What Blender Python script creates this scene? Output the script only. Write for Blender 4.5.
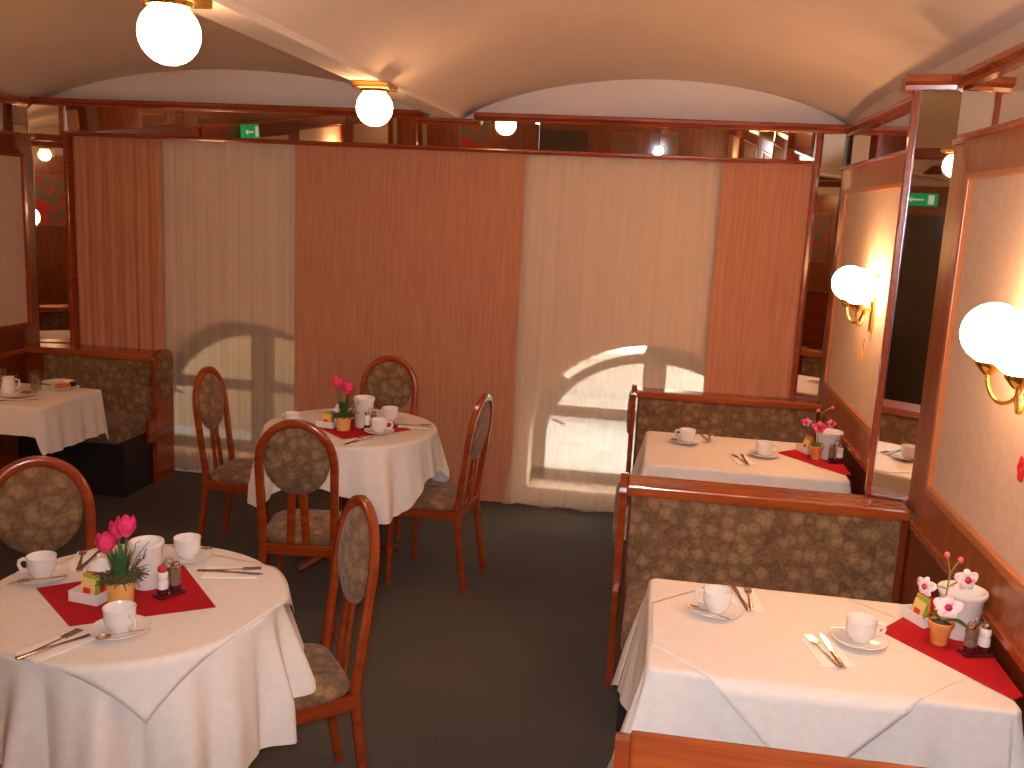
import bpy, bmesh, math, random
from mathutils import Vector, Matrix
PI = math.pi
C = bpy.context.scene
for o in list(bpy.data.objects): bpy.data.objects.remove(o)

# ---------------------------------------------------------------- camera
CAMF, YAW, PITCH, ROLL = 942.56, -.1476, .1843, .0492
CP = Vector((0, -6, 1.9551))
fw = Vector((math.sin(YAW)*math.cos(PITCH), math.cos(YAW)*math.cos(PITCH), -math.sin(PITCH)))
rr = Vector((math.cos(YAW), -math.sin(YAW), 0)); uu = rr.cross(fw)
r2 = rr*math.cos(ROLL) + uu*math.sin(ROLL); u2 = -rr*math.sin(ROLL) + uu*math.cos(ROLL)
cd = bpy.data.cameras.new('camera'); cam = bpy.data.objects.new('camera', cd); C.collection.objects.link(cam)
cd.sensor_width = 36; cd.lens = CAMF*36/1024; cd.clip_start = .02
M = Matrix((r2, u2, -fw)).transposed().to_4x4(); M.translation = CP; cam.matrix_world = M
C.camera = cam

# ---------------------------------------------------------------- light and exposure
C.view_settings.view_transform = 'Standard'; C.view_settings.look = 'None'
C.view_settings.gamma = 1; C.view_settings.use_curve_mapping = False
C.view_settings.exposure = -0.22
W = bpy.data.worlds.new('sky'); C.world = W; W.use_nodes = True
W.node_tree.nodes['Background'].inputs[0].default_value = (.80, .88, 1, 1)
W.node_tree.nodes['Background'].inputs[1].default_value = 2.5
LAMP_COL = (1, .53, .25)
GLOBE = 44.0          # radiance of the glass globes
def light(name, kind, loc, energy, col, rot=(0,0,0), **k):
    l = bpy.data.lights.new(name, kind); l.energy = energy; l.color = col
    for a, b in k.items(): setattr(l, a, b)
    o = bpy.data.objects.new(name, l); o.location = loc; o.rotation_euler = rot; C.collection.objects.link(o); return o
light('sun', 'SUN', (0, -2, 12), 40.0, (1, .93, .82), (math.radians(48), 0, math.radians(12)), angle=.01)
# the flash of the camera that took the picture (it is mirrored in the valance)
_fl = light('camera_flash', 'SPOT', CP + Vector((-.03, 0, .05)), 250, (1, .965, 1), shadow_soft_size=.045, spot_size=math.radians(108), spot_blend=1.0)
_fl.rotation_euler = (Vector((-.1, -.9, 1.05)) - _fl.location).to_track_quat('-Z', 'Y').to_euler()

# ---------------------------------------------------------------- materials
def mat(name, col, rough=.5, metal=0, spec=.5, **k):
    m = bpy.data.materials.new(name); m.use_nodes = True
    b = m.node_tree.nodes['Principled BSDF']
    b.inputs['Base Color'].default_value = (*col, 1); b.inputs['Roughness'].default_value = rough
    b.inputs['Metallic'].default_value = metal; b.inputs['Specular IOR Level'].default_value = spec
    for a, v in k.items(): b.inputs[a.replace('_', ' ')].default_value = v
    return m
def noisy(m, c1, c2, scale=(10,10,10), detail=4, lo=.35, hi=.65, bump=0, coord='Object', kind='noise', bdist=.01):
    nt = m.node_tree; N = nt.nodes; L = nt.links; b = N['Principled BSDF']
    tc = N.new('ShaderNodeTexCoord'); mp = N.new('ShaderNodeMapping'); mp.inputs['Scale'].default_value = scale
    L.new(tc.outputs[coord], mp.inputs[0])
    t = N.new('ShaderNodeTexNoise'); t.inputs['Detail'].default_value = detail; t.inputs['Scale'].default_value = 1
    L.new(mp.outputs[0], t.inputs['Vector'])
    r = N.new('ShaderNodeValToRGB'); r.color_ramp.elements[0].position = lo; r.color_ramp.elements[1].position = hi
    r.color_ramp.elements[0].color = (*c1, 1); r.color_ramp.elements[1].color = (*c2, 1)
    L.new(t.outputs[0], r.inputs[0]); L.new(r.outputs[0], b.inputs['Base Color'])
    if bump:
        bp = N.new('ShaderNodeBump'); bp.inputs['Strength'].default_value = bump; bp.inputs['Distance'].default_value = bdist
        L.new(t.outputs[0], bp.inputs['Height']); L.new(bp.outputs[0], b.inputs['Normal'])
    return m
wood = noisy(mat('cherry_wood', (.3,.06,.02), .22, Coat_Weight=.3), (.22,.033,.006), (.31,.052,.010), (3,3,30))
woodh = noisy(mat('cherry_wood_horizontal', (.3,.06,.02), .2, Coat_Weight=.3), (.28,.055,.012), (.38,.085,.018), (3,40,40))
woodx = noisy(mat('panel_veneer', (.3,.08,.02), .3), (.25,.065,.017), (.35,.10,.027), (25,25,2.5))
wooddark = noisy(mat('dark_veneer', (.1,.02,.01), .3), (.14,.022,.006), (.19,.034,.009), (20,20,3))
mould = mat('light_moulding', (.42,.15,.05), .3)
ceilm = noisy(mat('ceiling_plaster', (.7,.6,.5), .9), (.68,.575,.49), (.73,.625,.535), (1.5,1.5,1.5), bump=.05)
lunm = mat('lunette_plaster', (.70,.65,.62), .9)
lowm = mat('lower_wall_paint', (.74,.58,.46), .9)
beamm = mat('beam_plaster', (.74,.66,.58), .85)
plaster = mat('wall_plaster', (.62,.54,.46), .9)
inlay = noisy(mat('cream_wall_fabric', (.62,.5,.38), .8), (.60,.455,.35), (.65,.50,.39), (30,30,30))
carpet = noisy(mat('carpet', (.05,.04,.035), 1, spec=.1), (.072,.066,.060), (.125,.114,.102), (180,180,180), bump=.5)
brass = mat('brass', (.75,.45,.10), .22, 1)
silver = mat('cutlery_steel', (.62,.5,.4), .2, 1)
mirror = mat('mirror_silver', (.86,.84,.80), .015, 1)
edge = mat('bevelled_glass_edge', (.75,.78,.8), .12, 1)
china = mat('white_china', (.80,.78,.76), .15)
cloth = noisy(mat('white_tablecloth', (.8,.75,.7), .85, spec=.2), (.78,.745,.71), (.82,.785,.75), (40,40,40), bump=.05)
red = mat('red_napkin', (.42,.008,.016), .8, spec=.2)
paper = mat('paper_napkin', (.92,.91,.90), .9)
pale = mat('pale_rubber', (.4,.38,.34), .6)
blackm = mat('black_base', (.015,.012,.012), .5)
darkwoodb = mat('dark_plinth', (.02,.016,.018), .6)
grey = mat('charcoal', (.05,.045,.045), .6)
potyel = noisy(mat('yellow_flowerpot', (.8,.45,.12), .6), (.78,.42,.10), (.85,.50,.16), (20,20,20))
potor = noisy(mat('terracotta_pot', (.7,.25,.07), .6), (.62,.22,.05), (.78,.30,.09), (25,25,25))
green = noisy(mat('leaf_green', (.03,.1,.02), .5), (.02,.07,.015), (.06,.16,.04), (60,60,60))
moss = noisy(mat('dry_moss', (.08,.08,.03), 1), (.05,.055,.02), (.14,.11,.05), (90,90,90))
twig = mat('twig_brown', (.10,.06,.03), .8)
pink = noisy(mat('tulip_pink', (.8,.03,.16), .5), (.70,.015,.10), (.90,.07,.24), (60,60,60))
orchid = noisy(mat('orchid_white', (.8,.7,.7), .6), (.75,.35,.45), (.85,.78,.76), (50,50,50), lo=.35, hi=.5)
orchidp = noisy(mat('orchid_pink', (.8,.2,.3), .6), (.70,.03,.13), (.85,.45,.50), (50,50,50), lo=.45, hi=.65)
magenta = mat('magenta_centre', (.5,.01,.1), .5)
bud = mat('rose_bud', (.75,.12,.18), .5)
stemg = mat('stem_green', (.25,.28,.06), .6)
gold = mat('gold_plate', (.8,.5,.15), .2, 1)
pepper = noisy(mat('pepper_grains', (.1,.06,.04), .8), (.05,.03,.02), (.3,.2,.13), (400,400,400))
redcap = mat('red_cap', (.45,.03,.02), .4)
wine = mat('dark_bottle', (.09,.012,.015), .08)
chrome = mat('chrome_cap', (.6,.5,.42), .2, 1)
winf = mat('window_frame_paint', (.33,.27,.22), .5)
orange = mat('orange_felt', (.9,.38,.02), .7)
sach_o = mat('sachet_orange', (.85,.30,.05), .5); sach_r = mat('sachet_red', (.70,.03,.02), .5)
sach_g = mat('sachet_green', (.35,.48,.06), .5); sach_y = mat('sachet_yellow', (.85,.62,.2), .5)
tart = noisy(mat('pastry', (.5,.2,.05), .6), (.30,.09,.02), (.65,.30,.08), (60,60,60))
beige_b = mat('facade_beige', (.50,.37,.22), .9); cream_b = mat('facade_cream', (.80,.75,.66), .9)
pav = noisy(mat('pavement', (.5,.47,.43), .9), (.42,.39,.36), (.55,.52,.48), (4,4,4))
egreen = bpy.data.materials.new('exit_green')
egreen.use_nodes = True
_b = egreen.node_tree.nodes['Principled BSDF']; _b.inputs['Base Color'].default_value = (.0,.25,.08,1)
_b.inputs['Emission Color'].default_value = (.02,.75,.22,1); _b.inputs['Emission Strength'].default_value = .25
ewhite = bpy.data.materials.new('exit_white'); ewhite.use_nodes = True
_b = ewhite.node_tree.nodes['Principled BSDF']; _b.inputs['Emission Color'].default_value = (.8,1,.85,1); _b.inputs['Emission Strength'].default_value = .35
def glassm(name, col, rough=.02, tr=1, ior=1.45):
    return mat(name, col, rough, Transmission_Weight=tr, IOR=ior)
thinglass = None
def thin(name, col, fac, rough=.03):
    m = bpy.data.materials.new(name); m.use_nodes = True; nt = m.node_tree; N = nt.nodes; L = nt.links
    N.remove(N['Principled BSDF']); o = N['Material Output']
    a = N.new('ShaderNodeBsdfTransparent'); a.inputs[0].default_value = (*col, 1)
    g = N.new('ShaderNodeBsdfGlossy'); g.inputs['Roughness'].default_value = rough
    mx = N.new('ShaderNodeMixShader'); mx.inputs[0].default_value = fac
    L.new(a.outputs[0], mx.inputs[1]); L.new(g.outputs[0], mx.inputs[2]); L.new(mx.outputs[0], o.inputs[0]); return m
pane_m = thin('window_glass', (.93,.95,.95), .06)
tumbler = thin('drinking_glass', (.93,.90,.85), .24)
globe_m = bpy.data.materials.new('opal_globe'); globe_m.use_nodes = True
_b = globe_m.node_tree.nodes['Principled BSDF']; _b.inputs['Base Color'].default_value = (.9,.85,.75,1)
_b.inputs['Emission Color'].default_value = (*LAMP_COL, 1); _b.inputs['Emission Strength'].default_value = GLOBE
# upholstery: overlapping round flower heads
uph = mat('flowered_upholstery', (.2,.15,.1), .95, spec=.15, Sheen_Weight=.15)
nt = uph.node_tree; N = nt.nodes; L = nt.links; b = N['Principled BSDF']
tc = N.new('ShaderNodeTexCoord')
v = N.new('ShaderNodeTexVoronoi'); v.inputs['Scale'].default_value = 19; v.inputs['Randomness'].default_value = .8
L.new(tc.outputs['Object'], v.inputs['Vector'])
n = N.new('ShaderNodeTexNoise'); n.inputs['Scale'].default_value = 70; n.inputs['Detail'].default_value = 5; L.new(tc.outputs['Object'], n.inputs['Vector'])
r = N.new('ShaderNodeValToRGB'); cr = r.color_ramp
cr.elements[0].position = 0; cr.elements[0].color = (.37,.235,.13,1); cr.elements[1].position = 1; cr.elements[1].color = (.22,.135,.072,1)
e = cr.elements.new(.38); e.color = (.31,.197,.108,1); e = cr.elements.new(.50); e.color = (.235,.145,.077,1)
L.new(v.outputs['Distance'], r.inputs[0])
mx = N.new('ShaderNodeMixRGB'); mx.blend_type = 'MULTIPLY'; mx.inputs[0].default_value = .5
r3 = N.new('ShaderNodeValToRGB'); r3.color_ramp.elements[0].position = .35; r3.color_ramp.elements[0].color = (.45,.42,.38,1)
r3.color_ramp.elements[1].position = .62; r3.color_ramp.elements[1].color = (1.15,1.1,1.05,1)
L.new(n.outputs[0], r3.inputs[0]); L.new(r.outputs[0], mx.inputs[1]); L.new(r3.outputs[0], mx.inputs[2])
hv = N.new('ShaderNodeMixRGB'); hv.blend_type = 'MIX'; hv.inputs[0].default_value = .18
L.new(mx.outputs[0], hv.inputs[1]); L.new(v.outputs['Color'], hv.inputs[2]); 
hs = N.new('ShaderNodeHueSaturation'); hs.inputs['Saturation'].default_value = .15; L.new(v.outputs['Color'], hs.inputs['Color'])
mm = N.new('ShaderNodeMixRGB'); mm.blend_type = 'MULTIPLY'; mm.inputs[0].default_value = .5
L.new(mx.outputs[0], mm.inputs[1]); L.new(hs.outputs[0], mm.inputs[2]); L.new(mm.outputs[0], b.inputs['Base Color'])
gn = N.new('ShaderNodeGamma'); gn.inputs[1].default_value = 1.0; L.new(mm.outputs[0], gn.inputs[0]); L.new(gn.outputs[0], b.inputs['Base Color'])
bp = N.new('ShaderNodeBump'); bp.inputs['Strength'].default_value = .25; bp.inputs['Distance'].default_value = .004; L.new(n.outputs[0], bp.inputs['Height']); L.new(bp.outputs[0], b.inputs['Normal'])
# curtains
def curtain_mat(name, c1, c2, transp, transl, scale):
    m = bpy.data.materials.new(name); m.use_nodes = True; nt = m.node_tree; N = nt.nodes; L = nt.links
    N.remove(N['Principled BSDF']); o = N['Material Output']
    tc = N.new('ShaderNodeTexCoord'); mp = N.new('ShaderNodeMapping'); mp.inputs['Scale'].default_value = scale; L.new(tc.outputs['Object'], mp.inputs[0])
    t = N.new('ShaderNodeTexNoise'); t.inputs['Scale'].default_value = 1; t.inputs['Detail'].default_value = 5; L.new(mp.outputs[0], t.inputs[0])
    r = N.new('ShaderNodeValToRGB'); r.color_ramp.elements[0].position = .3; r.color_ramp.elements[1].position = .7
    r.color_ramp.elements[0].color = (*c1,1); r.color_ramp.elements[1].color = (*c2,1); L.new(t.outputs[0], r.inputs[0])
    d = N.new('ShaderNodeBsdfDiffuse'); tl = N.new('ShaderNodeBsdfTranslucent'); tp = N.new('ShaderNodeBsdfTransparent')
    L.new(r.outputs[0], d.inputs[0]); L.new(r.outputs[0], tl.inputs[0])
    m1 = N.new('ShaderNodeMixShader'); m1.inputs[0].default_value = transl; L.new(d.outputs[0], m1.inputs[1]); L.new(tl.outputs[0], m1.inputs[2])
    m2 = N.new('ShaderNodeMixShader'); m2.inputs[0].default_value = transp; L.new(m1.outputs[0], m2.inputs[1]); L.new(tp.outputs[0], m2.inputs[2])
    L.new(m2.outputs[0], o.inputs[0]); return m
drape_m = curtain_mat('salmon_drape', (.47,.205,.115), (.57,.27,.16), 0, .05, (60,60,3))
sheer_m = curtain_mat('cream_sheer', (.76,.60,.45), (.82,.66,.50), .62, .12, (90,90,1.5))

# ---------------------------------------------------------------- mesh helpers
def box(bm, x0, x1, y0, y1, z0, z1, bev=0, m=None):
    vs = [bm.verts.new((x, y, z)) for x in (x0, x1) for y in (y0, y1) for z in (z0, z1)]
    if m is not None:
        for v_ in vs: v_.co = m @ v_.co
    F = [(0,1,3,2),(4,6,7,5),(0,4,5,1),(2,3,7,6),(0,2,6,4),(1,5,7,3)]
    fs = [bm.faces.new([vs[i] for i in f]) for f in F]
    if bev:
        es = list({e for f in fs for e in f.edges})
        bmesh.ops.bevel(bm, geom=es, offset=bev, segments=2, profile=.6, affect='EDGES', clamp_overlap=True)
def tube(bm, pts, rad, seg=8, cap=True, flat=1):
    pts = [Vector(p) for p in pts]; n = len(pts)
    rad = rad if isinstance(rad, (list, tuple)) else [rad]*n
    rings = []; prev = None
    for i, p in enumerate(pts):
        d = (pts[min(i+1, n-1)] - pts[max(i-1, 0)]).normalized()
        if prev is None:
            a = Vector((0,0,1)) if abs(d.z) < .9 else Vector((1,0,0))
            nx = d.cross(a).normalized()
        else: nx = (prev - d*prev.dot(d)).normalized()
        prev = nx; ny = d.cross(nx)
        rings.append([bm.verts.new(p + rad[i]*(nx*math.cos(2*PI*k/seg) + flat*ny*math.sin(2*PI*k/seg))) for k in range(seg)])
    for a, b_ in zip(rings, rings[1:]):
        for k in range(seg): bm.faces.new((a[k], a[(k+1)%seg], b_[(k+1)%seg], b_[k]))
    if cap: bm.faces.new(rings[0][::-1]); bm.faces.new(rings[-1])
def sweep(bm, pts, w, d, side=None):
    """rectangular bent-wood bar: w across (in plane), d along y"""
    pts = [Vector(p) for p in pts]; n = len(pts); rings = []
    w = w if isinstance(w, (list, tuple)) else [w]*n
    for i, p in enumerate(pts):
        t = (pts[min(i+1,n-1)] - pts[max(i-1,0)]).normalized()
        s = t.cross(Vector((0,1,0))).normalized(); q = s.cross(t).normalized()
        ring = []
        for (a, b_) in ((-1,-.55),(-.55,-1),(.55,-1),(1,-.55),(1,.55),(.55,1),(-.55,1),(-1,.55)):
            ring.append(bm.verts.new(p + s*a*w[i]/2 + q*b_*d/2))
        rings.append(ring)
    for a, b_ in zip(rings, rings[1:]):
        for k in range(8): bm.faces.new((a[k], a[(k+1)%8], b_[(k+1)%8], b_[k]))
    bm.faces.new(rings[0][::-1]); bm.faces.new(rings[-1])
def lathe(bm, prof, seg=28, c=(0,0,0), sx=1, sy=1):
    rings = []
    for (r, z) in prof:
        if r < 1e-5: rings.append([bm.verts.new((c[0], c[1], c[2]+z))])
        else: rings.append([bm.verts.new((c[0]+sx*r*math.cos(2*PI*k/seg), c[1]+sy*r*math.sin(2*PI*k/seg), c[2]+z)) for k in range(seg)])
    for a, b_ in zip(rings, rings[1:]):
        for k in range(seg):
            k2 = (k+1) % seg
            if len(a) == 1 and len(b_) == 1: continue
            if len(a) == 1: bm.faces.new((a[0], b_[k2], b_[k]))
            elif len(b_) == 1: bm.faces.new((a[k], a[k2], b_[0]))
            else: bm.faces.new((a[k], a[k2], b_[k2], b_[k]))
def sphere(bm, c, r, seg=20, sz=1):
    lathe(bm, [(r*math.sin(PI*i/12), -r*sz*math.cos(PI*i/12)) for i in range(13)], seg, c)
def prism(bm, poly, z0, z1):
    a = [bm.verts.new((x, y, z0)) for x, y in poly]; b_ = [bm.verts.new((x, y, z1)) for x, y in poly]; n = len(poly)
    bm.faces.new(a[::-1]); bm.faces.new(b_)
    for i in range(n): bm.faces.new((a[i], a[(i+1)%n], b_[(i+1)%n], b_[i]))
def obj(name, bm, m, parent=None, smooth=False, loc=None, ang=40):
    bmesh.ops.recalc_face_normals(bm, faces=bm.faces)
    me = bpy.data.meshes.new(name); bm.to_mesh(me); bm.free(); me.materials.append(m)
    o = bpy.data.objects.new(name, me); C.collection.objects.link(o)
    if loc is not None: o.location = loc
    if parent is not None: o.parent = parent
    if smooth:
        me.polygons.foreach_set('use_smooth', [True]*len(me.polygons))
        if ang < 179:
            try: me.set_sharp_from_angle(angle=math.radians(ang))
            except Exception: pass
    return o
def B(): return bmesh.new()
def tag(o, label, cat, group=None):
    o['label'] = label; o['category'] = cat
    if group: o['group'] = group
    return o
def thing(name, label, cat, loc=(0,0,0), rz=0, group=None):
    o = bpy.data.objects.new(name, None); C.collection.objects.link(o)
    o.location = loc; o.rotation_euler = (0, 0, rz); o.empty_display_size = .05
    return tag(o, label, cat, group)
def dup(root, loc, rz, label, group=None, rx=0, name=None):
    def cp(o, par):
        c = o.copy(); C.collection.objects.link(c)
        if par is not None: c.parent = par
        for ch in o.children: cp(ch, c)
        return c
    r_ = cp(root, None); r_.location = loc; r_.rotation_euler = (rx, 0, rz); r_['label'] = label
    if group: r_['group'] = group
    return r_
def struct(name, bm, m, parent=None, smooth=False):
    o = obj(name, bm, m, parent, smooth)
    o['kind'] = 'structure'; return o

# ================================================================= ROOM SHELL
XLW, XRW = -4.235, 1.06     # left and right wall
YB, YE = .06, -9.6         # back and end wall
bm = B(); box(bm, XLW-.3, XRW+.3, YE-.3, .5, -.1, 0); struct('floor', bm, carpet)
# back wall with two arched openings
ops = [dict(c=-2.78, rx=.74, rz=.65, z0=.45, b=.12), dict(c=.02, rx=.79, rz=.68, z0=.45, b=.12)]
def archz(op, x):
    u = (x-op['c'])/op['rx']; return op['z0'] + op['rz']*math.sqrt(max(0, 1-u*u))
bm = B(); xs = [XLW-.3]
for op in ops: xs += [op['c'] + op['rx']*math.sin(PI*(i/24-.5)) for i in range(25)]
xs += [XRW+.3]
def pair(x):
    for op in ops:
        if abs(x-op['c']) <= op['rx']+1e-6: return op
for i in range(len(xs)-1):
    a, b_ = xs[i], xs[i+1]; op = pair((a+b_)/2)
    def q(za0, zb0, za1, zb1, y=YB):
        if za1 > 2.6:
            bm.faces.new([bm.verts.new(p) for p in ((a,y,2.45),(b_,y,2.45),(b_,y,zb1),(a,y,za1))]); za1 = zb1 = 2.45
        bm.faces.new([bm.verts.new(p) for p in ((a,y,za0),(b_,y,zb0),(b_,y,zb1),(a,y,za1))])
    if op is None: q(0,0,3.1,3.1)
    else:
        q(0,0,op['b'],op['b']); q(archz(op,a),archz(op,b_),3.1,3.1)
        Y2 = .42
        bm.faces.new([bm.verts.new(p) for p in ((a,YB,archz(op,a)),(b_,YB,archz(op,b_)),(b_,Y2,archz(op,b_)),(a,Y2,archz(op,a)))])
        bm.faces.new([bm.verts.new(p) for p in ((a,YB,op['b']),(b_,YB,op['b']),(b_,Y2,op['b']),(a,Y2,op['b']))])
        q(-.1,-.1,op['b'],op['b'],Y2); q(archz(op,a),archz(op,b_),3.1,3.1,Y2)
    if op is None:
        q(-.1,-.1,3.1,3.1,.42)
for op in ops:
    for s in (-1,1):
        x = op['c']+s*op['rx']
        bm.faces.new([bm.verts.new(p) for p in ((x,YB,op['b']),(x,.42,op['b']),(x,.42,op['z0']),(x,YB,op['z0']))])
bmesh.ops.remove_doubles(bm, verts=bm.verts, dist=1e-4)
_wb = struct('wall_back', bm, lunm); _wb.data.materials.append(lowm)
for p_ in _wb.data.polygons:
    if p_.center.z < 2.44: p_.material_index = 1
bm = B(); box(bm, XRW, XRW+.15, YE-.1, .42, 0, 3.1); struct('wall_right', bm, plaster)
bm = B(); box(bm, XLW-.15, XLW, YE-.1, .42, 0, 3.1); struct('wall_left', bm, plaster)
bm = B(); box(bm, XLW-.15, XRW+.15, YE-.2, YE, 0, 3.1); struct('wall_end', bm, plaster)
bm = B(); box(bm, XLW-.3, XRW+.3, YE-.3, .42, 3.1, 3.2); struct('ceiling_slab', bm, plaster)
# vaults
def rightz(x, y):
    d = max(0, -y); k = 1-math.exp(-d/.9)
    x0, x1 = -1.30, XRW; zl = 2.49; zr = 2.525 + .075*(1-math.exp(-d/.35))
    t = (x-x0)/(x1-x0); u = (x+.12)/1.18
    g = max(0, 1-u*u)**.78
    return zl+(zr-zl)*t + (.262+.09*k)*g
def leftz(x, y):
    d = max(0, -y); k = 1-math.exp(-d/.9)
    t = (x-XLW)/( -1.43-XLW); u = 2*t-1
    g = max(0, 1-u*u)**.8
    return 2.50 + (.255+.10*k)*g
def vault(name, x0, x1, fz):
    bm = B(); nx = 48; ys = [YB]+[YB-.06*i for i in range(1,30)]+[-1.9-.4*i for i in range(0,20)]
    ys = [y for y in ys if y > YE-.2]+[YE-.1]
    g = []
    for y in ys:
        row = []
        for i in range(nx+1):
            u = -math.cos(PI*i/nx)*.5+.5
            x = x0+(x1-x0)*u; row.append(bm.verts.new((x, y, fz(x, y))))
        g.append(row)
    for a, b_ in zip(g, g[1:]):
        for i in range(nx): bm.faces.new((a[i], a[i+1], b_[i+1], b_[i]))
    return struct(name, bm, ceilm, smooth=True)
vault('ceiling', -1.32, XRW+.02, rightz); vault('ceiling_vault_left', XLW-.02, -1.40, leftz)
bm = B(); box(bm, -1.44, -1.286, YE, .05, 2.482, 2.62, .012); struct('ceiling_beam', bm, beamm)
for k, y in enumerate((-6.4, -8.6)):
    bm = B(); box(bm, XLW, -1.44, y-.06, y+.06, 2.50, 2.585, .01); box(bm, -1.286, XRW, y-.06, y+.06, 2.50, 2.585, .01); struct('trim_%d' % (20+k), bm, wooddark)

# ------------------------------------------------------------ cornices
def moulding(bm, path, z0, z1, out, side):
    """stepped cornice along an xy path; out = depth towards side normal"""
    for (p, q_) in zip(path, path[1:]):
        p = Vector(p).to_3d(); q_ = Vector(q_).to_3d(); d = (q_-p).normalized(); nrm = Vector((d.y, -d.x, 0))*side
        h = z1-z0
        prof = [(0,z0),(out*.55,z0),(out*.6,z0+h*.3),(out*.85,z0+h*.45),(out,z0+h*.55),(out,z1-.004),(out-.004,z1),(0,z1)]
        A = [bm.verts.new(p+nrm*a+Vector((0,0,b_))) for a, b_ in prof]; D = [bm.verts.new(q_+nrm*a+Vector((0,0,b_))) for a, b_ in prof]
        n = len(prof)
        for i in range(n): bm.faces.new((A[i], A[(i+1)%n], D[(i+1)%n], D[i]))
        bm.faces.new(A[::-1]); bm.faces.new(D)
bm = B()
moulding(bm, [(XLW,-.02),(-1.52,-.02)], 2.478, 2.526, .075, 1); moulding(bm, [(-1.20,-.02),(XRW,-.02)], 2.478, 2.526, .075, 1)
moulding(bm, [(-1.56,-.02),(-1.16,-.02)], 2.446, 2.482, .085, 1)
box(bm, XLW, -1.52, -.02, YB, 2.478, 2.526); box(bm, -1.2, XRW, -.02, YB, 2.478, 2.526)
struct('trim_1', bm, wood)
# valance: bottom moulding, end stiles, tilted mirror tiles
val = thing('mirror_valance', 'long wooden curtain valance faced with a row of mirror tiles, flash glinting in it', 'valance', (-1.55, 0, 2.29))
def loc_(o, par): o.location = o.location - par.location; return o
bm = B(); moulding(bm, [(-4.01,-.035),(.885,-.035)], 2.288, 2.316, .028, 1); box(bm, -4.01, .885, -.04, -.005, 2.29, 2.316)
loc_(obj('lower_moulding', bm, wood, val), val)
bm = B(); box(bm, -4.01, .885, -.022, -.006, 2.31, 2.48); loc_(obj('backing_board', bm, wooddark, val), val)
bm = B(); box(bm, -4.02, -3.985, -.06, .0, 2.29, 2.48, .003); loc_(obj('end_stile', bm, wood, val), val)
bm = B(); box(bm, .862, .89, -.06, .0, 2.29, 2.48, .003); loc_(obj('end_stile', bm, wood, val), val)
tiles = [-3.985,-3.14,-2.35,-1.57,-.79,-.055,.62,.70,.862]
for i in range(len(tiles)-1):
    a, b_ = tiles[i]+.001, tiles[i+1]-.001; cx = (a+b_)/2
    bm = B(); box(bm, a-cx, b_-cx, -.002, .002, -.081, .081, .0012)
    o = obj('mirror_tile', bm, mirror, val)
    o.location = Vector((cx, -.036, 2.398))-val.location
    o.rotation_euler = (math.radians([3.45,3.4,3.5,3.95,3.35,3.45,3.3,3.6][i]), 0, math.radians([0.5,-.4,.5,-.9,.35,.42,-1.2,1.0][i]))
# back wall side posts next to the curtains
bm = B(); box(bm, -4.005, -3.975, -.05, .03, .05, 2.29, .004); struct('trim_2', bm, wood)
bm = B(); box(bm, .865, .89, -.05, .03, .05, 2.29, .004); struct('trim_3', bm, wood)

# ------------------------------------------------------------ pillar mirrors
def pillar(p0, p1, z0, z1, name_l, lab, depth_pts, stile=True):
    P0 = Vector((*p0,0)); P1 = Vector((*p1,0)); d = (P1-P0).normalized(); nrm = Vector((d.y,-d.x,0)); w = (P1-P0).length
    t = thing('pillar_mirror', lab, 'mirror', (P0.x, P0.y, z0), math.atan2(d.y, d.x))
    bm = B(); box(bm, .014 if stile else .004, w-.002, -.008, -.003, 0, z1-z0); obj('mirror_glass', bm, mirror, t)
    bm = B(); box(bm, .009 if stile else .001, .014 if stile else .004, -.010, -.003, 0, z1-z0); obj('bevelled_edge', bm, edge, t)
    if stile:
        bm = B(); box(bm, -.012, .009, -.016, -.001, 0, z1-z0, .003); obj('wood_stile', bm, wood, t)
    return t
# right pillar (near)
bm = B(); prism(bm, [(.910,-2.131),(1.075,-2.181),(1.075,-1.95),(.905,-2.07)], .885, 2.48); struct('pillar_right', bm, wood)
pillar((.908,-2.135), (1.085,-2.188), .886, 2.475, '', 'tall mirror on the angled pillar between the two right-hand booths', None)
bm = B(); moulding(bm, [(.868,-2.118),(1.07,-2.178)], 2.462, 2.515, .045, 1); prism(bm, [(.868,-2.118),(1.07,-2.178),(1.07,-1.95),(.868,-2.03)], 2.464, 2.515)
struct('trim_4', bm, woodh)
pillar((.888,-.004), (1.03,-.046), .885, 2.478, '', 'narrow mirror strip in the right back corner beside the drapes', None, False)
pillar((-4.225,-.088), (-4.005,-.010), .885, 2.478, '', 'narrow mirror strip in the left back corner beside the drapes', None, False)

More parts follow.
